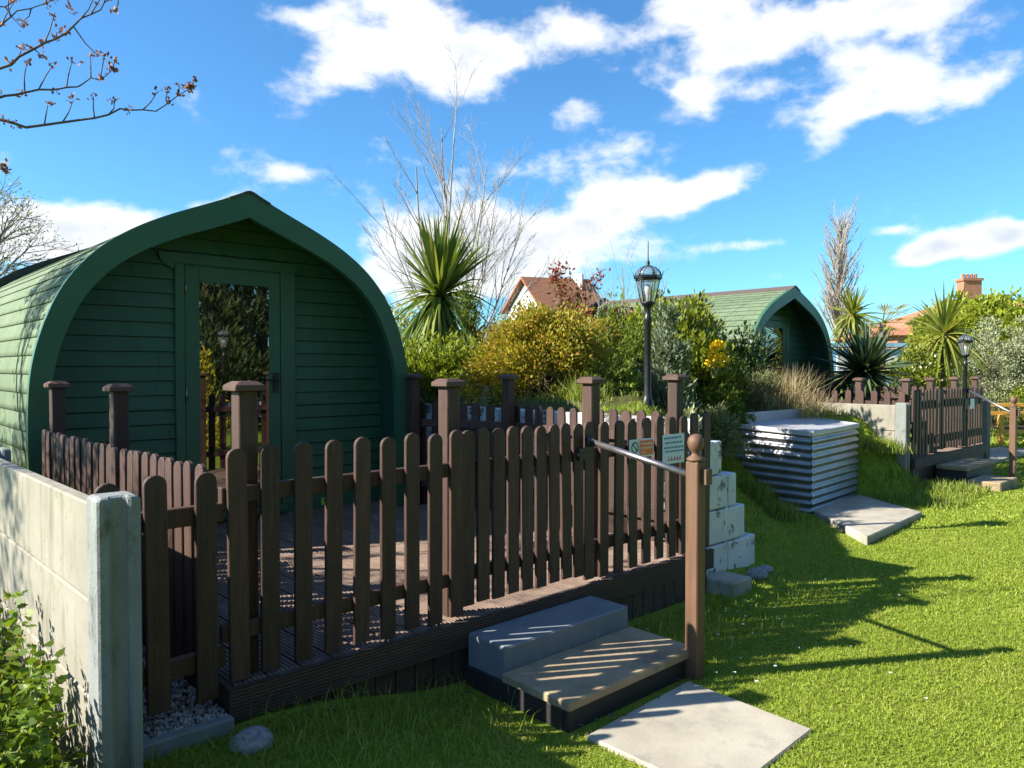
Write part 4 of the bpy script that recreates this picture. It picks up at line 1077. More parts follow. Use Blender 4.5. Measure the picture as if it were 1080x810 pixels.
def grow(p, d, L, r, lev, out, wander=.18, upb=.1, kids=(4, 5, 3), ratio=.55, spread=.6, seg=5, rmin=.0015):
    P = [np.array(p, float)]; d = np.array(d, float); d /= np.linalg.norm(d); ds = [d]
    for i in range(seg):
        d = d + rng.normal(size=3) * wander + np.array((0, 0, upb)); d /= np.linalg.norm(d); P.append(P[-1] + d * L / seg); ds.append(d)
    out.append((P, [max(rmin, r * (1 - .75 * i / seg)) for i in range(seg + 1)]))
    if lev > 0:
        k = kids[min(len(kids) - 1, lev - 1)]
        for i in range(k):
            t = rng.uniform(.25, .97); j = min(seg - 1, int(t * seg)); q = P[j] + (P[j + 1] - P[j]) * (t * seg - j)
            nd = ds[j] + unit(rng.normal(size=3)) * spread; 
            grow(q, nd, L * ratio * rng.uniform(.7, 1.2) * (1.1 - .5 * t), max(rmin, r * .5 * (1 - .5 * t)), lev - 1, out, wander, upb, kids, ratio, spread, max(3, seg - 1), rmin)

def bare(name, label, cat, x, y, zb, stems, m, group=None, k=4):
    """stems: list of (dir, length, radius, level, kwargs)"""
    root = thing(name, label, cat, (x, y, zb), group); trunk = []; twig = []
    for (d, L, r, lev, kw) in stems:
        out = []; grow((x + rng.normal() * .05, y + rng.normal() * .05, zb - .05), d, L, r, lev, out, **kw)
        trunk.append(out[0]); twig += out[1:]
    V, F = tubes(trunk, 6); np_mesh('trunk', V, F, m, root, smooth=True)
    if twig: V, F = tubes(twig, 3); np_mesh('twigs', V, F, m, root)
    return root, trunk + twig

def gh(x, y): return float(H(x, y))
def pxd(px, d):
    x, y = at(px, d); return x, y, gh(x, y)

# ------------------------------------------------------------------ planting on the bank
x, y, z = pxd(462, 8.9)
z = max(z, 1.0)
x, y, z = pxd(464, 8.9)
cp = cordyline('cabbage_palm', 'large cabbage palm with long green sword leaves behind the near deck', 'palm', x, y, .9, 2.34, 170, 1.0, .046, M['palm'], .62, 1.52, .25)
V, F = swords(x, y, 2.33, 210, .84, .044, -1.4, .7, .6); np_mesh('hanging_leaves', V, F, M['palm'], cp)
x, y, z = pxd(492, 8.5)
column_conifer('small_conifer', 'small upright green conifer just right of the cabbage palm', 'conifer', x, y, .22, 1.3, 1.05, 2600, M['junidark'], None, .06, .016, 1.6)
x, y, z = pxd(433, 9.6)
shrub('green_shrub', 'pale green shrub between the near pod and the cabbage palm', 'shrub', x, y, .45, .45, 1.05, .9, 2200, .06, .03, M['laurel'])
for i, (px, d, rx, h, zb, mt, lb) in enumerate((
        (455, 8.0, .62, .85, 1.0, 'juniper', 'low yellow-green juniper right beside the near pod'),
        (528, 7.9, .70, .80, 1.0, 'juniper', 'low feathery juniper under the cabbage palm, left of the orange shrub'),
        (650, 8.3, .75, 1.0, 1.0, 'junidark', 'dark green spreading juniper between the orange shrub and the tall lamp'),
        (672, 9.4, .7, 1.45, .95, 'juniper', 'bright yellow-green juniper behind the tall lamp post'),
        (630, 10.0, .6, 1.3, .95, 'junidark', 'green juniper behind the smaller orange shrub'))):
    x, y, z = pxd(px, d)
    spray_bush('juniper_bush', lb, 'juniper', x, y, rx, rx, h, zb, 260, M[mt], 'juniper bushes on the bank', 34, .055, .016)
x, y, z = pxd(572, 7.3)
shrub('orange_shrub', 'broad shrub with orange and yellow-green spring leaves behind the deck', 'shrub', x, y, .86, .60, .80, 1.08, 28000, .036, .021, M['spirea'], None, 200, clump_r=.16)
x, y, z = pxd(532, 8.3)
shrub('orange_shrub', 'rounded orange-green shrub at the right foot of the cabbage palm', 'shrub', x, y, .5, .45, .7, 1.1, 9000, .036, .018, M['spirea'], None, 70, clump_r=.15)
x, y, z = pxd(625, 8.6)
shrub('orange_shrub', 'smaller orange-tinged shrub leaning against the right of the broad orange one', 'shrub', x, y, .5, .45, .8, 1.1, 9000, .036, .018, M['spirea'], None, 60, clump_r=.15)
x, y, z = pxd(727, 8.8)
shrub('laurel_bush', 'tall glossy yellow-green laurel bush right of the lamp lantern', 'shrub', x, y, .46, .40, 1.06, .95, 6000, .085, .035, M['laurel'], None, 70, up=.9)
x, y, z = pxd(727, 10.3)
shrub('laurel_bush', 'tall laurel bush touching the far pod roof, behind the glossy one', 'shrub', x, y, .42, .4, 1.2, .95, 5200, .08, .034, M['laurel'], None, 80, up=.7)
x, y, z = pxd(697, 10.6)
shrub('laurel_bush', 'green laurel bush right behind the lamp post lantern', 'shrub', x, y, .5, .4, 1.2, .95, 5200, .08, .034, M['junidark'], None, 80, up=.7)
x, y, z = pxd(650, 11.2)
shrub('green_shrub', 'mixed green shrub on the bank left of the lamp lantern', 'shrub', x, y, .55, .4, 1.2, .95, 5200, .07, .032, M['juniper'], None, 80, up=.5)
x, y, z = pxd(757, 9.4)
shrub('laurel_bush', 'darker laurel bush standing in front of the far pod roof', 'shrub', x, y, .24, .3, .62, .9, 1300, .08, .034, M['junidark'], None, 40, up=.7)
x, y, z = pxd(704, 7.5)
column_conifer('grey_conifer', 'narrow grey-green conifer beside the tall lamp post', 'conifer', x, y, .24, 1.22, .8, 5200, M['bluegreen'], None, .06, .018, 1.3)
for (px, d, rx, ry, h, zb, mt, lb, ns) in ((745, 7.7, .5, .45, .55, .55, 'junigrey', 'grey-green juniper tumbling down the bank beside the stepped wall', 200),
                             (792, 9.95, 1.0, .5, .60, .85, 'junigrey', 'wide grey-green juniper behind the corrugated box', 380),
                             (757, 8.5, .42, .4, .5, .78, 'junidark', 'darker juniper on the bank between the wall and the corrugated box', 220)):
    x, y, z = pxd(px, d)
    spray_bush('juniper_bush', lb, 'juniper', x, y, rx, ry, h, zb, ns, M[mt], 'juniper bushes on the bank', 34, .05, .013)
x, y, z = pxd(722, 6.7)
shrub('grey_leaf_plant', 'small plant with pale grey-green leaves at the right fence corner', 'plant', x, y, .16, .16, .5, .55, 260, .09, .03, M['silver'], None, 14, clump_r=.1)
def strawclump(name, label, x, y, zb, n, h, sp, m=None):
    xx = x + rng.normal(size=n) * sp; yy = y + rng.normal(size=n) * sp
    V, F = blades(n, xx, yy, np.full(n, zb), h * rng.uniform(.5, 1.2, n), .009 * rng.uniform(.7, 1.4, n), .8, None, '')
    o = np_mesh(name, V, F, m or M['straw']); tag(o, label, 'grass clump'); return o
x, y, z = pxd(828, 9.9); strawclump('straw_grass', 'tall clump of dry straw coloured grass in front of the far pod', x, y, .8, 900, .68, .16)
x, y, z = pxd(850, 9.6); strawclump('straw_grass', 'shorter straw coloured grass tuft at the end of the cream wall', x, y, .72, 900, .45, .14)
x, y, z = pxd(803, 9.8); strawclump('straw_grass', 'thin dry grass tuft behind the wide grey juniper', x, y, .85, 350, .55, .14)
x, y, z = pxd(615, 6.6); strawclump('green_tuft', 'green and straw grass tuft on the bank left of the tall lamp', x, y, 1.1, 420, .33, .10, M['longgrass'])
x, y, z = pxd(932, 8.9); strawclump('long_grass_tuft', 'long grass tuft against the foot of the cream concrete wall', x, y, z, 600, .17, .11, M['longgrass'])
for px, d, lb in ((792, 7.75, 'bright long grass tuft at the left foot of the corrugated box'), (822, 7.45, 'long grass tuft at the front corner of the corrugated box')):
    x, y, z = pxd(px, d); strawclump('long_grass_tuft', lb, x, y, z, 650, .17, .09, M['longgrass'])
for px, d, lb in ((448, 7.0, 'low bright juniper nearest the right shoulder of the near pod'), (492, 7.9, 'low bright juniper behind the tall fence posts')):
    x, y, z = pxd(px, d); spray_bush('juniper_bush', lb, 'juniper', x, y, .5, .4, .5, z - .05, 150, M['juniper'], 'juniper bushes on the bank', 32, .05, .014)
for px, d, lb in ((640, 7.0, 'small dark juniper just left of the lamp pole foot'),):
    x, y, z = pxd(px, d); spray_bush('juniper_bush', lb, 'juniper', x, y, .46, .36, .42, z - .05, 130, M['junidark'], 'juniper bushes on the bank', 30, .045, .012)
x, y, z = pxd(757, 7.7)
r = shrub('yellow_flowers', 'plant with bright yellow flowers in front of the far pod roof', 'flowers', x, y, .14, .12, .24, 1.47, 520, .036, .03, M['yellowflower'], None, 14, clump_r=.05, stemmat=M['longgrass'])
x, y, z = pxd(783, 10.3)
shrub('dark_shrub', 'dense dark green shrub against the side of the far pod', 'shrub', x, y, .34, .34, .82, .95, 2600, .06, .028, M['darkgreen'], None, 50, up=.8)

# bare trees and twiggy shrubs
x, y, z = pxd(478, 10.8)
kw = dict(wander=.05, upb=.03, kids=(2, 5, 10), ratio=.43, spread=.5, seg=7, rmin=.0017)
U = lambda a, e: (RT[0] * a + FW[0] * .05, RT[1] * a + FW[1] * .05, e)
bare('bare_tree', 'tall bare multi-stemmed tree rising behind the cabbage palm', 'tree', x, y, .9,
     [(U(-.42, 1), 3.55, .034, 3, kw), (U(-.12, 1), 3.95, .030, 3, kw), (U(-.02, 1), 4.15, .028, 3, kw), (U(.08, 1), 3.7, .024, 3, kw), (U(.26, 1), 3.2, .024, 3, kw), (U(.42, 1), 2.9, .024, 3, kw), (U(-.22, 1), 3.2, .018, 3, kw), (U(.17, 1), 3.4, .018, 3, kw), (U(.62, 1), 2.4, .018, 3, kw), (U(-.3, 1), 2.2, .012, 2, kw)], M['twig'])
kw2 = dict(wander=.10, upb=.05, kids=(3, 4, 5), ratio=.5, spread=.7, seg=5)
for (px, d, hh, ns, zb, lb) in ((352, 12.5, 2.6, 5, .9, 'bare twiggy shrub showing above the right shoulder of the near pod'),
                            (400, 12.0, 2.0, 7, .9, 'bare shrub thicket between the near pod and the cabbage palm'),
                            (660, 10.6, 1.95, 12, 1.0, 'grey leafless shrub left of the lamp lantern'),
                            (625, 11.4, 1.9, 8, 1.0, 'grey leafless shrub in front of the white house chimney'),
                            (905, 17.5, 3.4, 3, .3, 'sparse leafless sapling between the poplar and the brick house')):
    x, y, z = pxd(px, d)
    bare('bare_shrub', lb, 'shrub', x, y, zb, [((rng.normal() * .28, rng.normal() * .28, 1), hh * rng.uniform(.7, 1.05), .014, 2, kw2) for _ in range(ns)], M['twig'], 'leafless shrubs')
# red-leaf shrub
x, y, z = pxd(603, 9.6)
root, pol = bare('red_leaf_shrub', 'upright shrub with sparse red leaves in front of the white house', 'shrub', x, y, 1.0, [((rng.normal() * .16 + .02, rng.normal() * .16, 1), rng.uniform(1.1, 2.0), .012, 2, dict(wander=.07, upb=.06, kids=(3, 5), ratio=.35, spread=.7, seg=5)) for _ in range(8)], M['darktwig'])
P = np.concatenate([np.array(p[1:]) for p, r_ in pol]); P = np.repeat(P, 3, 0) + rng.normal(size=(len(P) * 3, 3)) * .03
V, F = leaves(P, rng.normal(size=P.shape) + np.array((0, 0, .5)), .055 * rng.uniform(.6, 1.3, len(P)), .028); np_mesh('foliage', V, F, M['redleaf'], root)
# poplar
x, y, z = pxd(885, 40)
bare('poplar_tree', 'tall narrow leafless poplar far behind the far pod', 'tree', x, y, 0, [((0, 0, 1), 9.0, .14, 2, dict(wander=.015, upb=.04, kids=(9, 130), ratio=.30, spread=.60, seg=9, rmin=.0052))], M['twig'])
# far left tree
x, y, z = pxd(-22, 24)
root, pol = bare('bare_tree', 'dense grey leafless tree at the far left behind the near pod roof', 'tree', x, y, 0, [((0, 0, 1), 5.6, .2, 3, dict(wander=.07, upb=.03, kids=(7, 9, 18), ratio=.62, spread=.9, seg=6, rmin=.007))], M['bark'])
P = np.concatenate([np.array(p[2:]) for p, r_ in pol]); sel = rng.integers(0, len(P), 2600); P = P[sel] + rng.normal(size=(2600, 3)) * .12
V, F = leaves(P, rng.normal(size=P.shape), .11, .05); np_mesh('foliage', V, F, M['silver'], root)

# right side planting
x, y, z = pxd(912, 12.4)
cordyline('yucca', 'dark spiky yucca behind the far deck side fence', 'yucca', x, y, .4, 1.42, 300, .88, .055, M['yucca'], -.5, 1.4, .25, trunk_r=.08)
x, y, z = pxd(898, 16)
cordyline('cabbage_palm', 'small light green cabbage palm left of the yellowing fan palm', 'palm', x, y, .2, 2.6, 170, .75, .045, M['palmlight'], -1.3, 1.45, .5)
x, y, z = pxd(995, 13.6)
cordyline('cabbage_palm', 'bushy light green cabbage palm in front of the brick house', 'palm', x, y, .6, 2.1, 240, 1.0, .045, M['palmlight'], -1.3, 1.45, .5)
def fan_palm(x, y, zb, zc):
    root = thing('fan_palm', 'yellowing fan palm between the two light green cabbage palms', 'palm', (x, y, zb)); VV, FF, off = [], [], 0; st = []
    for i in range(16):
        a = rng.uniform(0, 6.28); e = rng.uniform(-.35, .8); d = np.array((math.cos(a) * math.cos(e), math.sin(a) * math.cos(e), math.sin(e))); c = np.array((x, y, zc)) + d * .45
        st.append(([np.array((x, y, zc)), c], [.012, .008])); s = np.array((-math.sin(a), math.cos(a), 0))
        for k in range(14):
            b = (k / 13 - .5) * 2.6; q = d * math.cos(b) + s * math.sin(b); tip = c + q * .42; tip[2] -= .10; w = np.cross(q, (0, 0, 1)) * .022
            VV.append(np.stack([c, (c + tip) / 2 + w, tip, (c + tip) / 2 - w])); FF.append(np.arange(4) + off); off += 4
    np_mesh('leaves', np.concatenate(VV), np.array(FF), M['palmyellow'], root); V, F = tubes(st, 4); np_mesh('stalks', V, F, M['palmyellow'], root)
    MB().tube([(x, y, zb - .1), (x, y, zc)], [.09, .08], 8).build('trunk', M['darktwig'], root)
x, y, z = pxd(930, 17); fan_palm(x, y, .2, 2.5)
x, y, z = pxd(962, 13.4); shrub('green_shrub', 'mid green leafy shrub between the dark yucca and the bushy cabbage palm', 'shrub', x, y, .45, .45, 1.25, .4, 3200, .07, .035, M['laurel'], None, 60)
for (px, d, rx, rz, zb, n, lb) in ((1004, 19, 1.05, 2.45, .4, 4200, 'lime green hedge bush below the brick chimney'), (1045, 18, 1.1, 2.4, .4, 4200, 'lime green hedge bush right of the brick chimney'), (1095, 17, 1.0, 2.2, .4, 4200, 'lime green hedge bush cut by the right edge')):
    x, y, z = pxd(px, d); shrub('hedge_bush', lb, 'hedge', x, y, rx, rx, rz, zb, n * 2, .12, .07, M['hedge'], 'lime green hedge bushes', 120, clump_r=.32)
for (px, d, lb) in ((1040, 16.5, 'silver-green bushy shrub behind the far lamp post'), (1086, 16.2, 'silver-green bushy shrub at the right edge')):
    x, y, z = pxd(px, d); shrub('silver_shrub', lb, 'shrub', x, y, .8, .6, 1.55, .65, 7000, .05, .026, M['silver'], 'silver-green shrubs', 90, clump_r=.2)
for (px, d, mt, lb) in ((985, 12.6, 'longgrass', 'low scrub of grass and leaves behind the middle of the far deck'), (1046, 15.6, 'junigrey', 'low yellow-green scrub between the far lamp and the orange bench'), (1084, 15.8, 'juniper', 'low scrub above the orange bench'), (1005, 14.0, 'junigrey', 'low grey-green scrub under the bushy cabbage palm')):
    x, y, z = pxd(px, d); shrub('scrub_bush', lb, 'shrub', x, y, .6, .5, .62, max(.3, z - .1), 2400, .07, .02, M[mt], 'low scrub bushes', 50, clump_r=.18)

# ------------------------------------------------------------------ far buildings
def house_white():
    d = 38; x0, y0 = at(536, d); u = Vector((RT[0], RT[1], 0)); v = Vector((FW[0], FW[1], 0)); b = Vector((x0, y0, 0))
    r = thing('white_house', 'white rendered house with orange tiled roof beyond the bushes', 'house', (x0, y0, 0))
    ax = (u * .62 + v * .78).normalized(); gx = (u * .92 - v * .39).normalized()      # gable runs along gx, ridge runs along ax
    gw, ze, zr, L = 2.15, 3.75, 5.85, 3.9
    ridge_dir = (u * .95 + v * .3).normalized(); g = (u * .85 + v * -.5).normalized()
    P0 = b - v * .2; P1 = P0 + g * 2.0; mid = (P0 + P1) / 2 + g * .0
    def Z(p, z): return Vector((p.x, p.y, z))
    far = ridge_dir * 3.1
    MB().add([Z(P0, 0), Z(P1, 0), Z(P1, ze + .5), Z(mid, zr - .15), Z(P0, ze + .5), Z(P1 + far, 0), Z(P1 + far, ze + .5), Z(mid + far, zr - .15), Z(P0 + far, 0), Z(P0 + far, ze + .5)],
             [(0, 1, 2, 3, 4), (1, 5, 6, 2), (5, 8, 9, 7, 6), (8, 0, 4, 9)]).build('wall', M['whiterender'], r)
    e = .25
    def slope(A_, Bq): 
        return [Z(A_ - ridge_dir * e, ze + .42), Z(A_ + far + ridge_dir * e, ze + .42), Z(Bq + far + ridge_dir * e, zr), Z(Bq - ridge_dir * e, zr)]
    rf = MB(); n2 = Vector((0, 0, .12))
    for A_ in (P1 + g * .15, P0 - g * .15):
        q = slope(A_, mid); rf.hexa(q + [p + n2 for p in q])
    ro = rf.build('roof', M['tile'], r)
    c = mid + ridge_dir * 2.8; MB().box((c.x, c.y, zr - .1), (.42, .42, .9), .5).build('chimney', M['whiterender'], ro)
    for zc in (2.0,):
        w = mid - v * .0; wn = Vector((g.y, -g.x, 0)); p = mid + wn * .0
        MB().box((p.x + wn.x * .02, p.y + wn.y * .02, zc), (.8, .08, .9), math.atan2(g.y, g.x)).build('window', M['glass'], r)
house_white()
def house_brick():
    d = 34; u = Vector((RT[0], RT[1], 0)); v = Vector((FW[0], FW[1], 0)); x0, y0 = at(946, d); b = Vector((x0, y0, 0))
    r = thing('brick_house', 'red brick house with tiled roof and chimney behind the hedge', 'house', (x0, y0, 0))
    W_, Dp, ze, zr = 12, 6.5, 3.0, 4.8
    def P(i, j, z): p = b + u * i + v * j; return (p.x, p.y, z)
    MB().add([P(0, 0, 0), P(W_, 0, 0), P(W_, Dp, 0), P(0, Dp, 0), P(0, 0, ze), P(W_, 0, ze), P(W_, Dp, ze), P(0, Dp, ze)], [(0, 1, 5, 4), (1, 2, 6, 5), (2, 3, 7, 6), (3, 0, 4, 7)]).build('wall', M['brick'], r)
    e = .35; ro = MB().add([P(-e, -e, ze - .05), P(W_ + e, -e, ze - .05), P(W_ + e, Dp + e, ze - .05), P(-e, Dp + e, ze - .05), P(4.3, Dp / 2, zr), P(W_ - 3, Dp / 2, zr)],
                  [(0, 1, 5, 4), (1, 2, 5), (2, 3, 4, 5), (3, 0, 4), (3, 2, 1, 0)]).build('roof', M['tile'], r)
    p = P(4.5, 2.2, 0); MB().box((p[0], p[1], 5.0), (.85, .6, 1.3), -.75).build('chimney', M['brick'], ro)
    mb = MB(); mb.box((p[0], p[1], 5.68), (.97, .72, .12), -.75); mb.build('chimney_crown', M['brick'], ro)
    for k in range(4):
        q = b + u * (4.5 - .3 + .2 * k) + v * 2.2; MB().lathe((q.x, q.y, 5.74), [(.07, 0), (.085, .04), (.075, .08), (.075, .2), (.085, .22)], 10).build('chimney_pot', M['tile'], ro)
    for i in (1.0, 3.2, 5.4):
        w = MB(); 
        q = b + u * (i + .4) - v * .01; fr = MB().box((q.x, q.y, 2.3), (.95, .08, 1.15), math.atan2(u.y, u.x)).build('window', M['white'], r)
        q = b + u * (i + .4) - v * .06; MB().box((q.x, q.y, 2.3), (.82, .02, 1.0), math.atan2(u.y, u.x)).build('pane', M['glass'], fr)
house_brick()
def shed_blue():
    d = 24; u = Vector((RT[0], RT[1], 0)); v = Vector((FW[0], FW[1], 0)); x0, y0 = at(872, d); b = Vector((x0, y0, 0)); a = math.atan2(u.y, u.x)
    r = thing('blue_cabin', 'pale blue boarded cabin with white roof edge beyond the far pod', 'cabin', (x0, y0, 0))
    mb = MB()
    for k in range(14):
        p = b + u * 1.25 + v * (.5 - (k % 2) * 0); mb.box((p.x, p.y, .08 + k * .15), (2.5, 1.0 + .02, .147), a)
    mb.build('wall', M['blue'], r)
    p = b + u * 1.25 + v * .5; MB().box((p.x, p.y, 2.22), (2.7, 1.3, .12), a).build('roof', M['blue'], r)
    for i in (.5, 1.3, 2.0):
        p = b + u * i - v * .03; MB().box((p.x, p.y, 1.65), (.4, .06, .5), a).build('window', M['white'], r)
shed_blue()
# distant tree line closing the horizon
def treeline():
    n = 9000; a = rng.uniform(-.9, .9, n); d = rng.uniform(70, 110, n)
    lat = a * d; X = RT[0] * lat + FW[0] * d; Y = RT[1] * lat + FW[1] * d
    hgt = (2.4 + 1.6 * np.sin(a * 17) * np.sin(a * 41 + 1) + rng.uniform(-1, 1, n)) * rng.uniform(0, 1, n) ** .5
    P = np.stack([X, Y, np.maximum(hgt, 0)], -1)
    V, F = leaves(P, rng.normal(size=P.shape) + np.array((0, 0, .6)), 1.4, .8); tag(np_mesh('distant_trees', V, F, M['bark']), 'brownish line of far off trees and hedges on the horizon', 'trees', kind='stuff')
treeline()

# ------------------------------------------------------------------ left: weeds, tree with branches
def weeds():
    VV, FF, off = [], [], 0; polys = []
    def add(V, F):
        nonlocal off
        VV.append(V); FF.append(F + off); off += len(V)
    for i in range(950):
        x = rng.uniform(-.7, .54); y = rng.uniform(1.5, 4.6)
        rr_ = (x * RT[0] + y * RT[1]) / (x * FW[0] + y * FW[1])
        if rr_ > -.60 or (x * FW[0] + y * FW[1]) < 1.35: continue
        z0 = .1; hh = rng.uniform(.2, .56) * (1.0 if y > 2.4 else .8); lean = rng.normal(size=2) * .08
        top = np.array((min(x + lean[0], .56), y + lean[1], z0 + hh)); polys.append(([np.array((x, y, z0 - .05)), (np.array((x, y, z0)) + top) / 2 + rng.normal(size=3) * .01, top], [.004, .003, .002]))
        n = 46; t = rng.uniform(.15, 1, n)[:, None]; P = np.array((x, y, z0)) * (1 - t) + top * t + rng.normal(size=(n, 3)) * .012
        D = rng.normal(size=(n, 3)); D[:, 2] = np.abs(D[:, 2]) * .3 - .1
        V, F = lobed(P, D, .034 * rng.uniform(.5, 1.4, n), .03 * rng.uniform(.7, 1.2, n)); add(V, F)
    o = np_mesh('weeds', np.concatenate(VV), np.concatenate(FF), M['nettle']); tag(o, 'lush sunlit green nettles and weeds beside the concrete fence', 'weeds', kind='stuff')
    n = 2600; x = rng.uniform(-.8, .58, n); y = rng.uniform(1.3, 5.5, n)
    k_ = (x * RT[0] + y * RT[1]) < -.575 * (x * FW[0] + y * FW[1]); x, y = x[k_], y[k_]; n = len(x)
    V, F = blades(n, x, y, np.full(n, .1), rng.uniform(.12, .42, n), .006, 1.6, None, ''); V[:, 0] = np.minimum(V[:, 0], .61)
    tag(np_mesh('rough_grass', V, F, M['longgrass']), 'long dry and green grass among the weeds', 'grass', kind='stuff')
weeds()

def left_tree():
    tx, ty = -1.45, 6.75
    root = thing('budding_tree', 'budding tree at the left whose thin branches reach across the top corner', 'tree', (tx, ty, .1))
    out = []
    kw = dict(wander=.09, upb=.03, kids=(4, 5, 5), ratio=.55, spread=.8, seg=6, rmin=.003)
    trunk = [(np.array((tx, ty, 0)), np.array((tx + .03, ty, 1.0)), np.array((tx - .02, ty + .03, 1.9)), np.array((tx + .02, ty, 2.6)))]
    V, F = tubes([(trunk[0], [.13, .11, .095, .07])], 8); np_mesh('trunk', V, F, M['bark'], root, smooth=True)
    for k in range(7):
        a = k * .9 + .2; d = np.array((math.cos(a) * .8, math.sin(a) * .8, rng.uniform(.35, 1.0)))
        grow(np.array((tx, ty, rng.uniform(1.5, 2.5))), d, rng.uniform(1.5, 2.2), .035, 3, out, **kw)
    # branches that cross the top left of the view, as world polylines
    buds = []; main = []
    def limb(pts, d0, r0, dd=.04):
        P = [np.array((*at(px, d0 + dd * i), zz(py, d0 + dd * i))) for i, (px, py) in enumerate(pts)]
        Q = []
        for a, b in zip(P[:-1], P[1:]):
            for t in (0, .33, .66): Q.append(a + (b - a) * t + rng.normal(size=3) * .006)
        Q.append(P[-1]); n = len(Q); main.append((Q, [max(.0025, r0 * (1 - .85 * i / n)) for i in range(n)]))
        for i in range(3, n):
            if rng.uniform() < .55:
                q = Q[i]; L = rng.uniform(.03, .16); dv = np.array((rng.normal() * .3, rng.normal() * .3, 1.0 if rng.uniform() < .8 else -.5)); dv /= np.linalg.norm(dv)
                e = q + dv * L + np.array((RT[0], RT[1], 0)) * L * .3; main.append(([q, (q + e) / 2 + rng.normal(size=3) * .006, e], [.004, .003, .002])); buds.append(e)
            if rng.uniform() < .5: buds.append(Q[i] + rng.normal(size=3) * .006)
        buds.extend([Q[-1]] * 3)
    limb([(-330, 150), (-120, 115), (0, 129), (30, 136), (90, 128), (130, 118), (165, 119), (203, 96)], 3.75, .011)
    limb([(-330, 150), (-90, 120), (0, 106), (30, 101), (75, 95), (100, 88), (122, 76)], 3.75, .0095)
    limb([(-330, 150), (-60, 100), (0, 75), (40, 55), (75, 37), (100, 20), (122, 1), (140, -20)], 3.75, .0095)
    limb([(-60, 100), (-20, 45), (5, 30), (25, 15), (55, 8), (80, -10)], 3.9, .007)
    limb([(-40, 80), (-15, 20), (10, 10), (40, -10)], 4.0, .008)
    limb([(-90, 120), (-40, 150), (-10, 172), (8, 180)], 3.9, .007)
    j = np.array((*at(-330, 3.75), zz(150, 3.75))); main.append(([np.array((tx, ty, 2.1)), (np.array((tx, ty, 2.1)) + j) / 2 + np.array((0, 0, .15)), j], [.04, .028, .019]))
    V, F = tubes(out, 3); np_mesh('crown', V, F, M['darktwig'], root)
    V, F = tubes(main, 5); np_mesh('long_branches', V, F, M['darktwig'], root, smooth=True)
    B = np.repeat(np.array(buds), 9, 0); B = B + rng.normal(size=B.shape) * .009
    V, F = leaves(B, rng.normal(size=B.shape) + np.array((0, 0, .7)), .026 * rng.uniform(.6, 1.3, len(B)), .014); np_mesh('buds', V, F, M['bud'], root)
    # veil of twig-end buds in the unseen crown, thickened to shade the left fence
    P = np.concatenate([np.array(p[2:]) for p, r_ in out]); P = P[rng.integers(0, len(P), 6500)] + rng.normal(size=(6500, 3)) * .06
    V, F = leaves(P, rng.normal(size=P.shape), .06, .028); np_mesh('crown_buds', V, F, M['bud'], root)
left_tree()

# what the door glass mirrors: garden in front, to the right behind the camera; the last conifers are unseen, added to block sky light
column_conifer('golden_conifer', 'golden yellow conifer reflected in the pod door glass', 'conifer', 4.75, -1.3, .55, 1.75, 0, 4500, M['golden'], None, .09, .03, 1.2)
for (x, y, r_, h, lb) in ((6.6, -5.5, 1.9, 8.0, 'dark conifer mirrored at the right of the pod door glass'), (4.2, -6.3, 1.7, 7.0, 'dark conifer mirrored in the middle of the pod door glass'),
                          (8.8, -7.5, 2.2, 9.5, 'tall dark conifer mirrored behind the others in the door glass'), (2.2, -7.8, 1.9, 8.5, 'dark conifer mirrored low in the door glass'),
                          (-.8, -7.4, 2.1, 9.0, 'unseen dark conifer added opposite the near deck to block sky light'), (-3.6, -6.0, 2.1, 8.5, 'unseen dark conifer added opposite the concrete fence to block sky light'),
                          (11.2, -7.0, 2.2, 9.0, 'unseen dark conifer added opposite the corrugated box to block sky light'), (14.2, -8.0, 2.3, 9.5, 'unseen dark conifer added opposite the far deck to block sky light')):
    column_conifer('dark_conifer', lb, 'conifer', x, y, r_, h, 0, 17000, M['conifer'], 'dark conifers across the garden', .22, .05, 1.1, tiers=170)

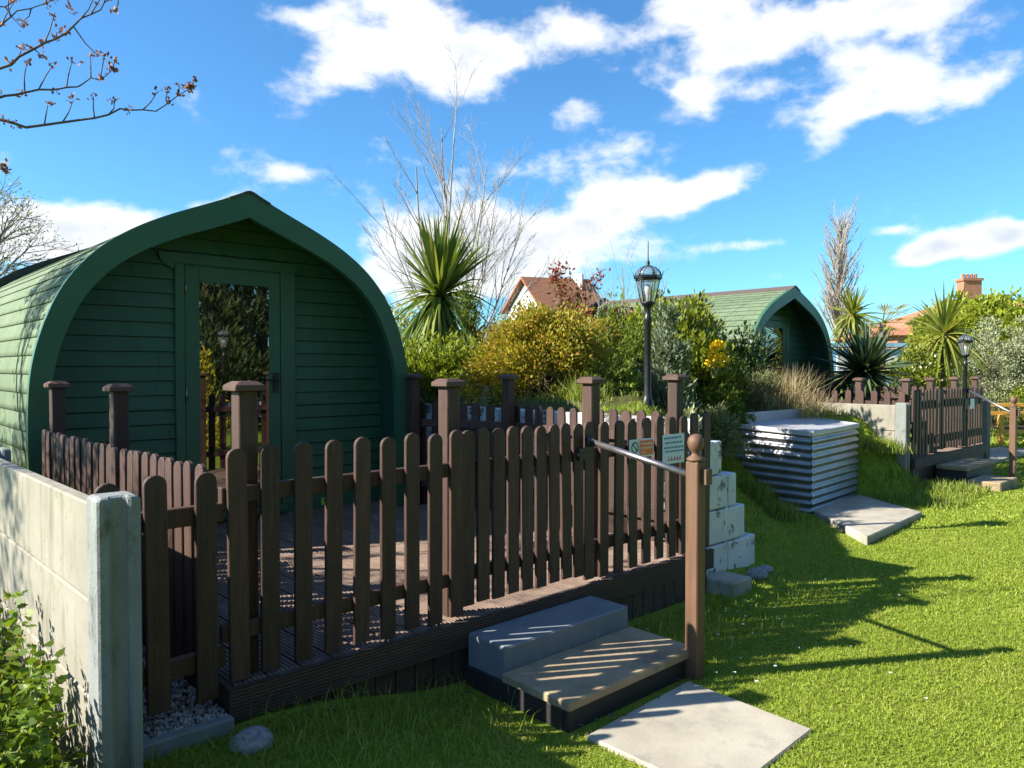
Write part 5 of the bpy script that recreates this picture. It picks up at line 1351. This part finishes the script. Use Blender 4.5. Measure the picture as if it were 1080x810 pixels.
# ------------------------------------------------------------------ sky, sun, camera
SUN_EL = R(33); SUN = Vector((-.855 * math.cos(SUN_EL), .519 * math.cos(SUN_EL), math.sin(SUN_EL)))
def world():
    w = bpy.data.worlds.new('World'); scene.world = w; w.use_nodes = True; nt = w.node_tree; nt.nodes.clear(); ln = nt.links
    sky = N(nt, 'ShaderNodeTexSky'); sky.sky_type = 'NISHITA'; sky.sun_disc = False; sky.sun_elevation = SUN_EL; sky.sun_rotation = math.atan2(SUN.x, SUN.y)
    sky.air_density = 1.0; sky.dust_density = .25; sky.ozone_density = 2.2
    tc = N(nt, 'ShaderNodeTexCoord'); Dv = tc.outputs['Generated']
    def dot(v):
        n = N(nt, 'ShaderNodeVectorMath', operation='DOT_PRODUCT'); ln.new(Dv, n.inputs[0]); n.inputs[1].default_value = v; return n.outputs['Value']
    def math_(op, a, b=None, c=None, clamp=False):
        n = N(nt, 'ShaderNodeMath', operation=op); n.use_clamp = clamp
        for i, s in enumerate((a, b, c)):
            if s is None: continue
            if isinstance(s, (int, float)): n.inputs[i].default_value = s
            else: ln.new(s, n.inputs[i])
        return n.outputs[0]
    # cloud banks by compass direction
    bankv = None
    for (px, py, sx, sy, amp, tilt) in CLOUDS:
        c = Vector((FW[0] + RT[0] * (px - 540) / 800, FW[1] + RT[1] * (px - 540) / 800, (388 - py) / 800)).normalized()
        e1 = Vector((c.y, -c.x, 0)).normalized(); e2 = e1.cross(c); e2 = e2 if e2.z > 0 else -e2
        if tilt: ct, stt = math.cos(R(tilt)), math.sin(R(tilt)); e1, e2 = e1 * ct + e2 * stt, e2 * ct - e1 * stt
        a = math_('MULTIPLY', dot(e1), 800 / sx); b = math_('MULTIPLY', dot(e2), 800 / sy)
        q = math_('ADD', math_('MULTIPLY', a, a), math_('MULTIPLY', b, b)); g = math_('POWER', 2.718, math_('MULTIPLY', q, -.75))
        g = math_('MULTIPLY', g, amp); g = math_('MULTIPLY', g, math_('GREATER_THAN', dot(c), 0))
        bankv = g if bankv is None else math_('ADD', bankv, g)
    # fbm noises
    mp = N(nt, 'ShaderNodeMapping'); mp.inputs['Scale'].default_value = (1, 1, 1.7); ln.new(Dv, mp.inputs[0])
    def nz(scale, det, rough, dist, seed):
        m2 = N(nt, 'ShaderNodeMapping'); m2.inputs['Location'].default_value = (seed, seed * .7, seed * .3); ln.new(mp.outputs[0], m2.inputs[0])
        n = N(nt, 'ShaderNodeTexNoise'); n.inputs['Scale'].default_value = scale; n.inputs['Detail'].default_value = det; n.inputs['Roughness'].default_value = rough; n.inputs['Distortion'].default_value = dist
        ln.new(m2.outputs[0], n.inputs['Vector']); return n.outputs[0]
    n1 = nz(9, 9, .56, .25, 3.1); n2 = nz(26, 7, .58, .15, 1.7)
    nn = math_('ADD', math_('MULTIPLY', n1, .72), math_('MULTIPLY', n2, .28))
    dens_ = math_('ADD', bankv, math_('MULTIPLY', math_('SUBTRACT', nn, .525), 3.1))
    mr = N(nt, 'ShaderNodeMapRange'); mr.interpolation_type = 'SMOOTHSTEP'; mr.inputs[1].default_value = .25; mr.inputs[2].default_value = .98; ln.new(dens_, mr.inputs[0])
    # generic light cloud elsewhere in the sky, so the surroundings are plausible too
    back = math_('MULTIPLY', math_('LESS_THAN', dot((FW[0], FW[1], 0)), .2), ramp(nt, n1, [(.48, (0, 0, 0)), (.62, (1, 1, 1))]).outputs[0])
    cov = math_('MAXIMUM', mr.outputs[0], math_('MULTIPLY', back, .35)); cov = math_('MULTIPLY', cov, .97)
    # thick parts of a cloud are greyer
    mr2 = N(nt, 'ShaderNodeMapRange'); mr2.inputs[1].default_value = .75; mr2.inputs[2].default_value = 1.9; mr2.inputs[3].default_value = 0; mr2.inputs[4].default_value = 1; ln.new(math_('ADD', dens_, math_('MULTIPLY', math_('SUBTRACT', n2, .5), 1.2)), mr2.inputs[0])
    cc = mixc(nt, CLOUD_W, CLOUD_G, mr2.outputs[0])
    skyc = mixc(nt, sky.outputs[0], SKY_MUL, 1.0, 'MULTIPLY')
    c = mixc(nt, skyc, cc, cov)
    bg = N(nt, 'ShaderNodeBackground'); bg.inputs[1].default_value = SKY_STR; ln.new(c, bg.inputs[0])
    o = N(nt, 'ShaderNodeOutputWorld'); ln.new(bg.outputs[0], o.inputs[0])
SKY_STR = .058
SKY_MUL = (.60, 1.14, 1.50)
CLOUD_W = (7.9, 7.95, 8.0); CLOUD_G = (5.2, 5.6, 6.2)
#  px, py, half width, half height, amount, tilt
CLOUDS = [(405, 40, 60, 40, 1.05, 0), (330, 95, 42, 20, .6, 30), (480, 62, 50, 30, .85, 0), (575, 50, 60, 22, .9, 4), (635, 32, 28, 13, .5, 0), (300, 20, 40, 14, .4, 0),
          (742, 22, 44, 26, .9, 0), (850, 22, 74, 23, .95, 0), (985, 4, 60, 20, .75, 0), (1062, 36, 30, 22, .45, 0), (785, 60, 50, 11, .7, 6), (732, 108, 24, 17, .85, 0),
          (895, 108, 64, 16, .95, 6), (1015, 98, 46, 15, .8, 10), (872, 146, 28, 18, .75, 40), (815, 92, 26, 9, .6, 0), (960, 62, 40, 12, .35, 10), (880, 66, 40, 12, .5, 0), (690, 85, 30, 30, .3, 0),
          (606, 117, 30, 17, 1.0, 12), (700, 213, 62, 17, 1.0, 6), (772, 186, 38, 14, .9, 14), (640, 208, 40, 14, .8, 0), (630, 160, 70, 22, .42, 8), (580, 180, 50, 14, .35, 0),
          (308, 183, 34, 9, .8, 3), (45, 245, 80, 27, 1.15, 0), (115, 232, 46, 15, .7, 0), (8, 168, 14, 12, .8, 0), (90, 268, 60, 14, .6, 0),
          (425, 276, 44, 36, 1.3, 0), (500, 258, 50, 44, 1.25, 0), (570, 270, 60, 36, 1.05, 0), (610, 245, 40, 18, .7, 10), (225, 216, 34, 7, .8, 14), (790, 258, 85, 6, .55, 3), (668, 262, 32, 13, .55, 8),
          (1025, 256, 46, 13, 1.15, 6), (968, 269, 26, 9, .9, 18), (1066, 245, 22, 9, .6, 0), (940, 243, 14, 5, .6, 0), (965, 303, 44, 6, .35, 0), (620, 240, 40, 14, .5, 0)]
world()

sun = bpy.data.lights.new('Sun', 'SUN'); sun.energy = 5.0; sun.angle = R(.53); sun.color = (1.0, .93, .80)
so = bpy.data.objects.new('sun', sun); col.objects.link(so); so.rotation_euler = SUN.to_track_quat('Z', 'Y').to_euler(); so.location = (-30, 18, 25)

cam = bpy.data.cameras.new('Camera'); co = bpy.data.objects.new('camera', cam); col.objects.link(co)
cam.sensor_width = 36; cam.lens = 800 / 1080 * 36; cam.clip_end = 2000; cam.clip_start = .05
co.location = (0, 0, EYE); co.rotation_euler = (R(90 - 1.217), 0, -math.atan2(FW[0], FW[1])); scene.camera = co
vs_ = scene.view_settings; vs_.view_transform = 'Standard'; vs_.look = 'None'; vs_.exposure = 1.4; vs_.gamma = 1; vs_.use_curve_mapping = False
scene.cycles.max_bounces = 8; scene.cycles.transparent_max_bounces = 12
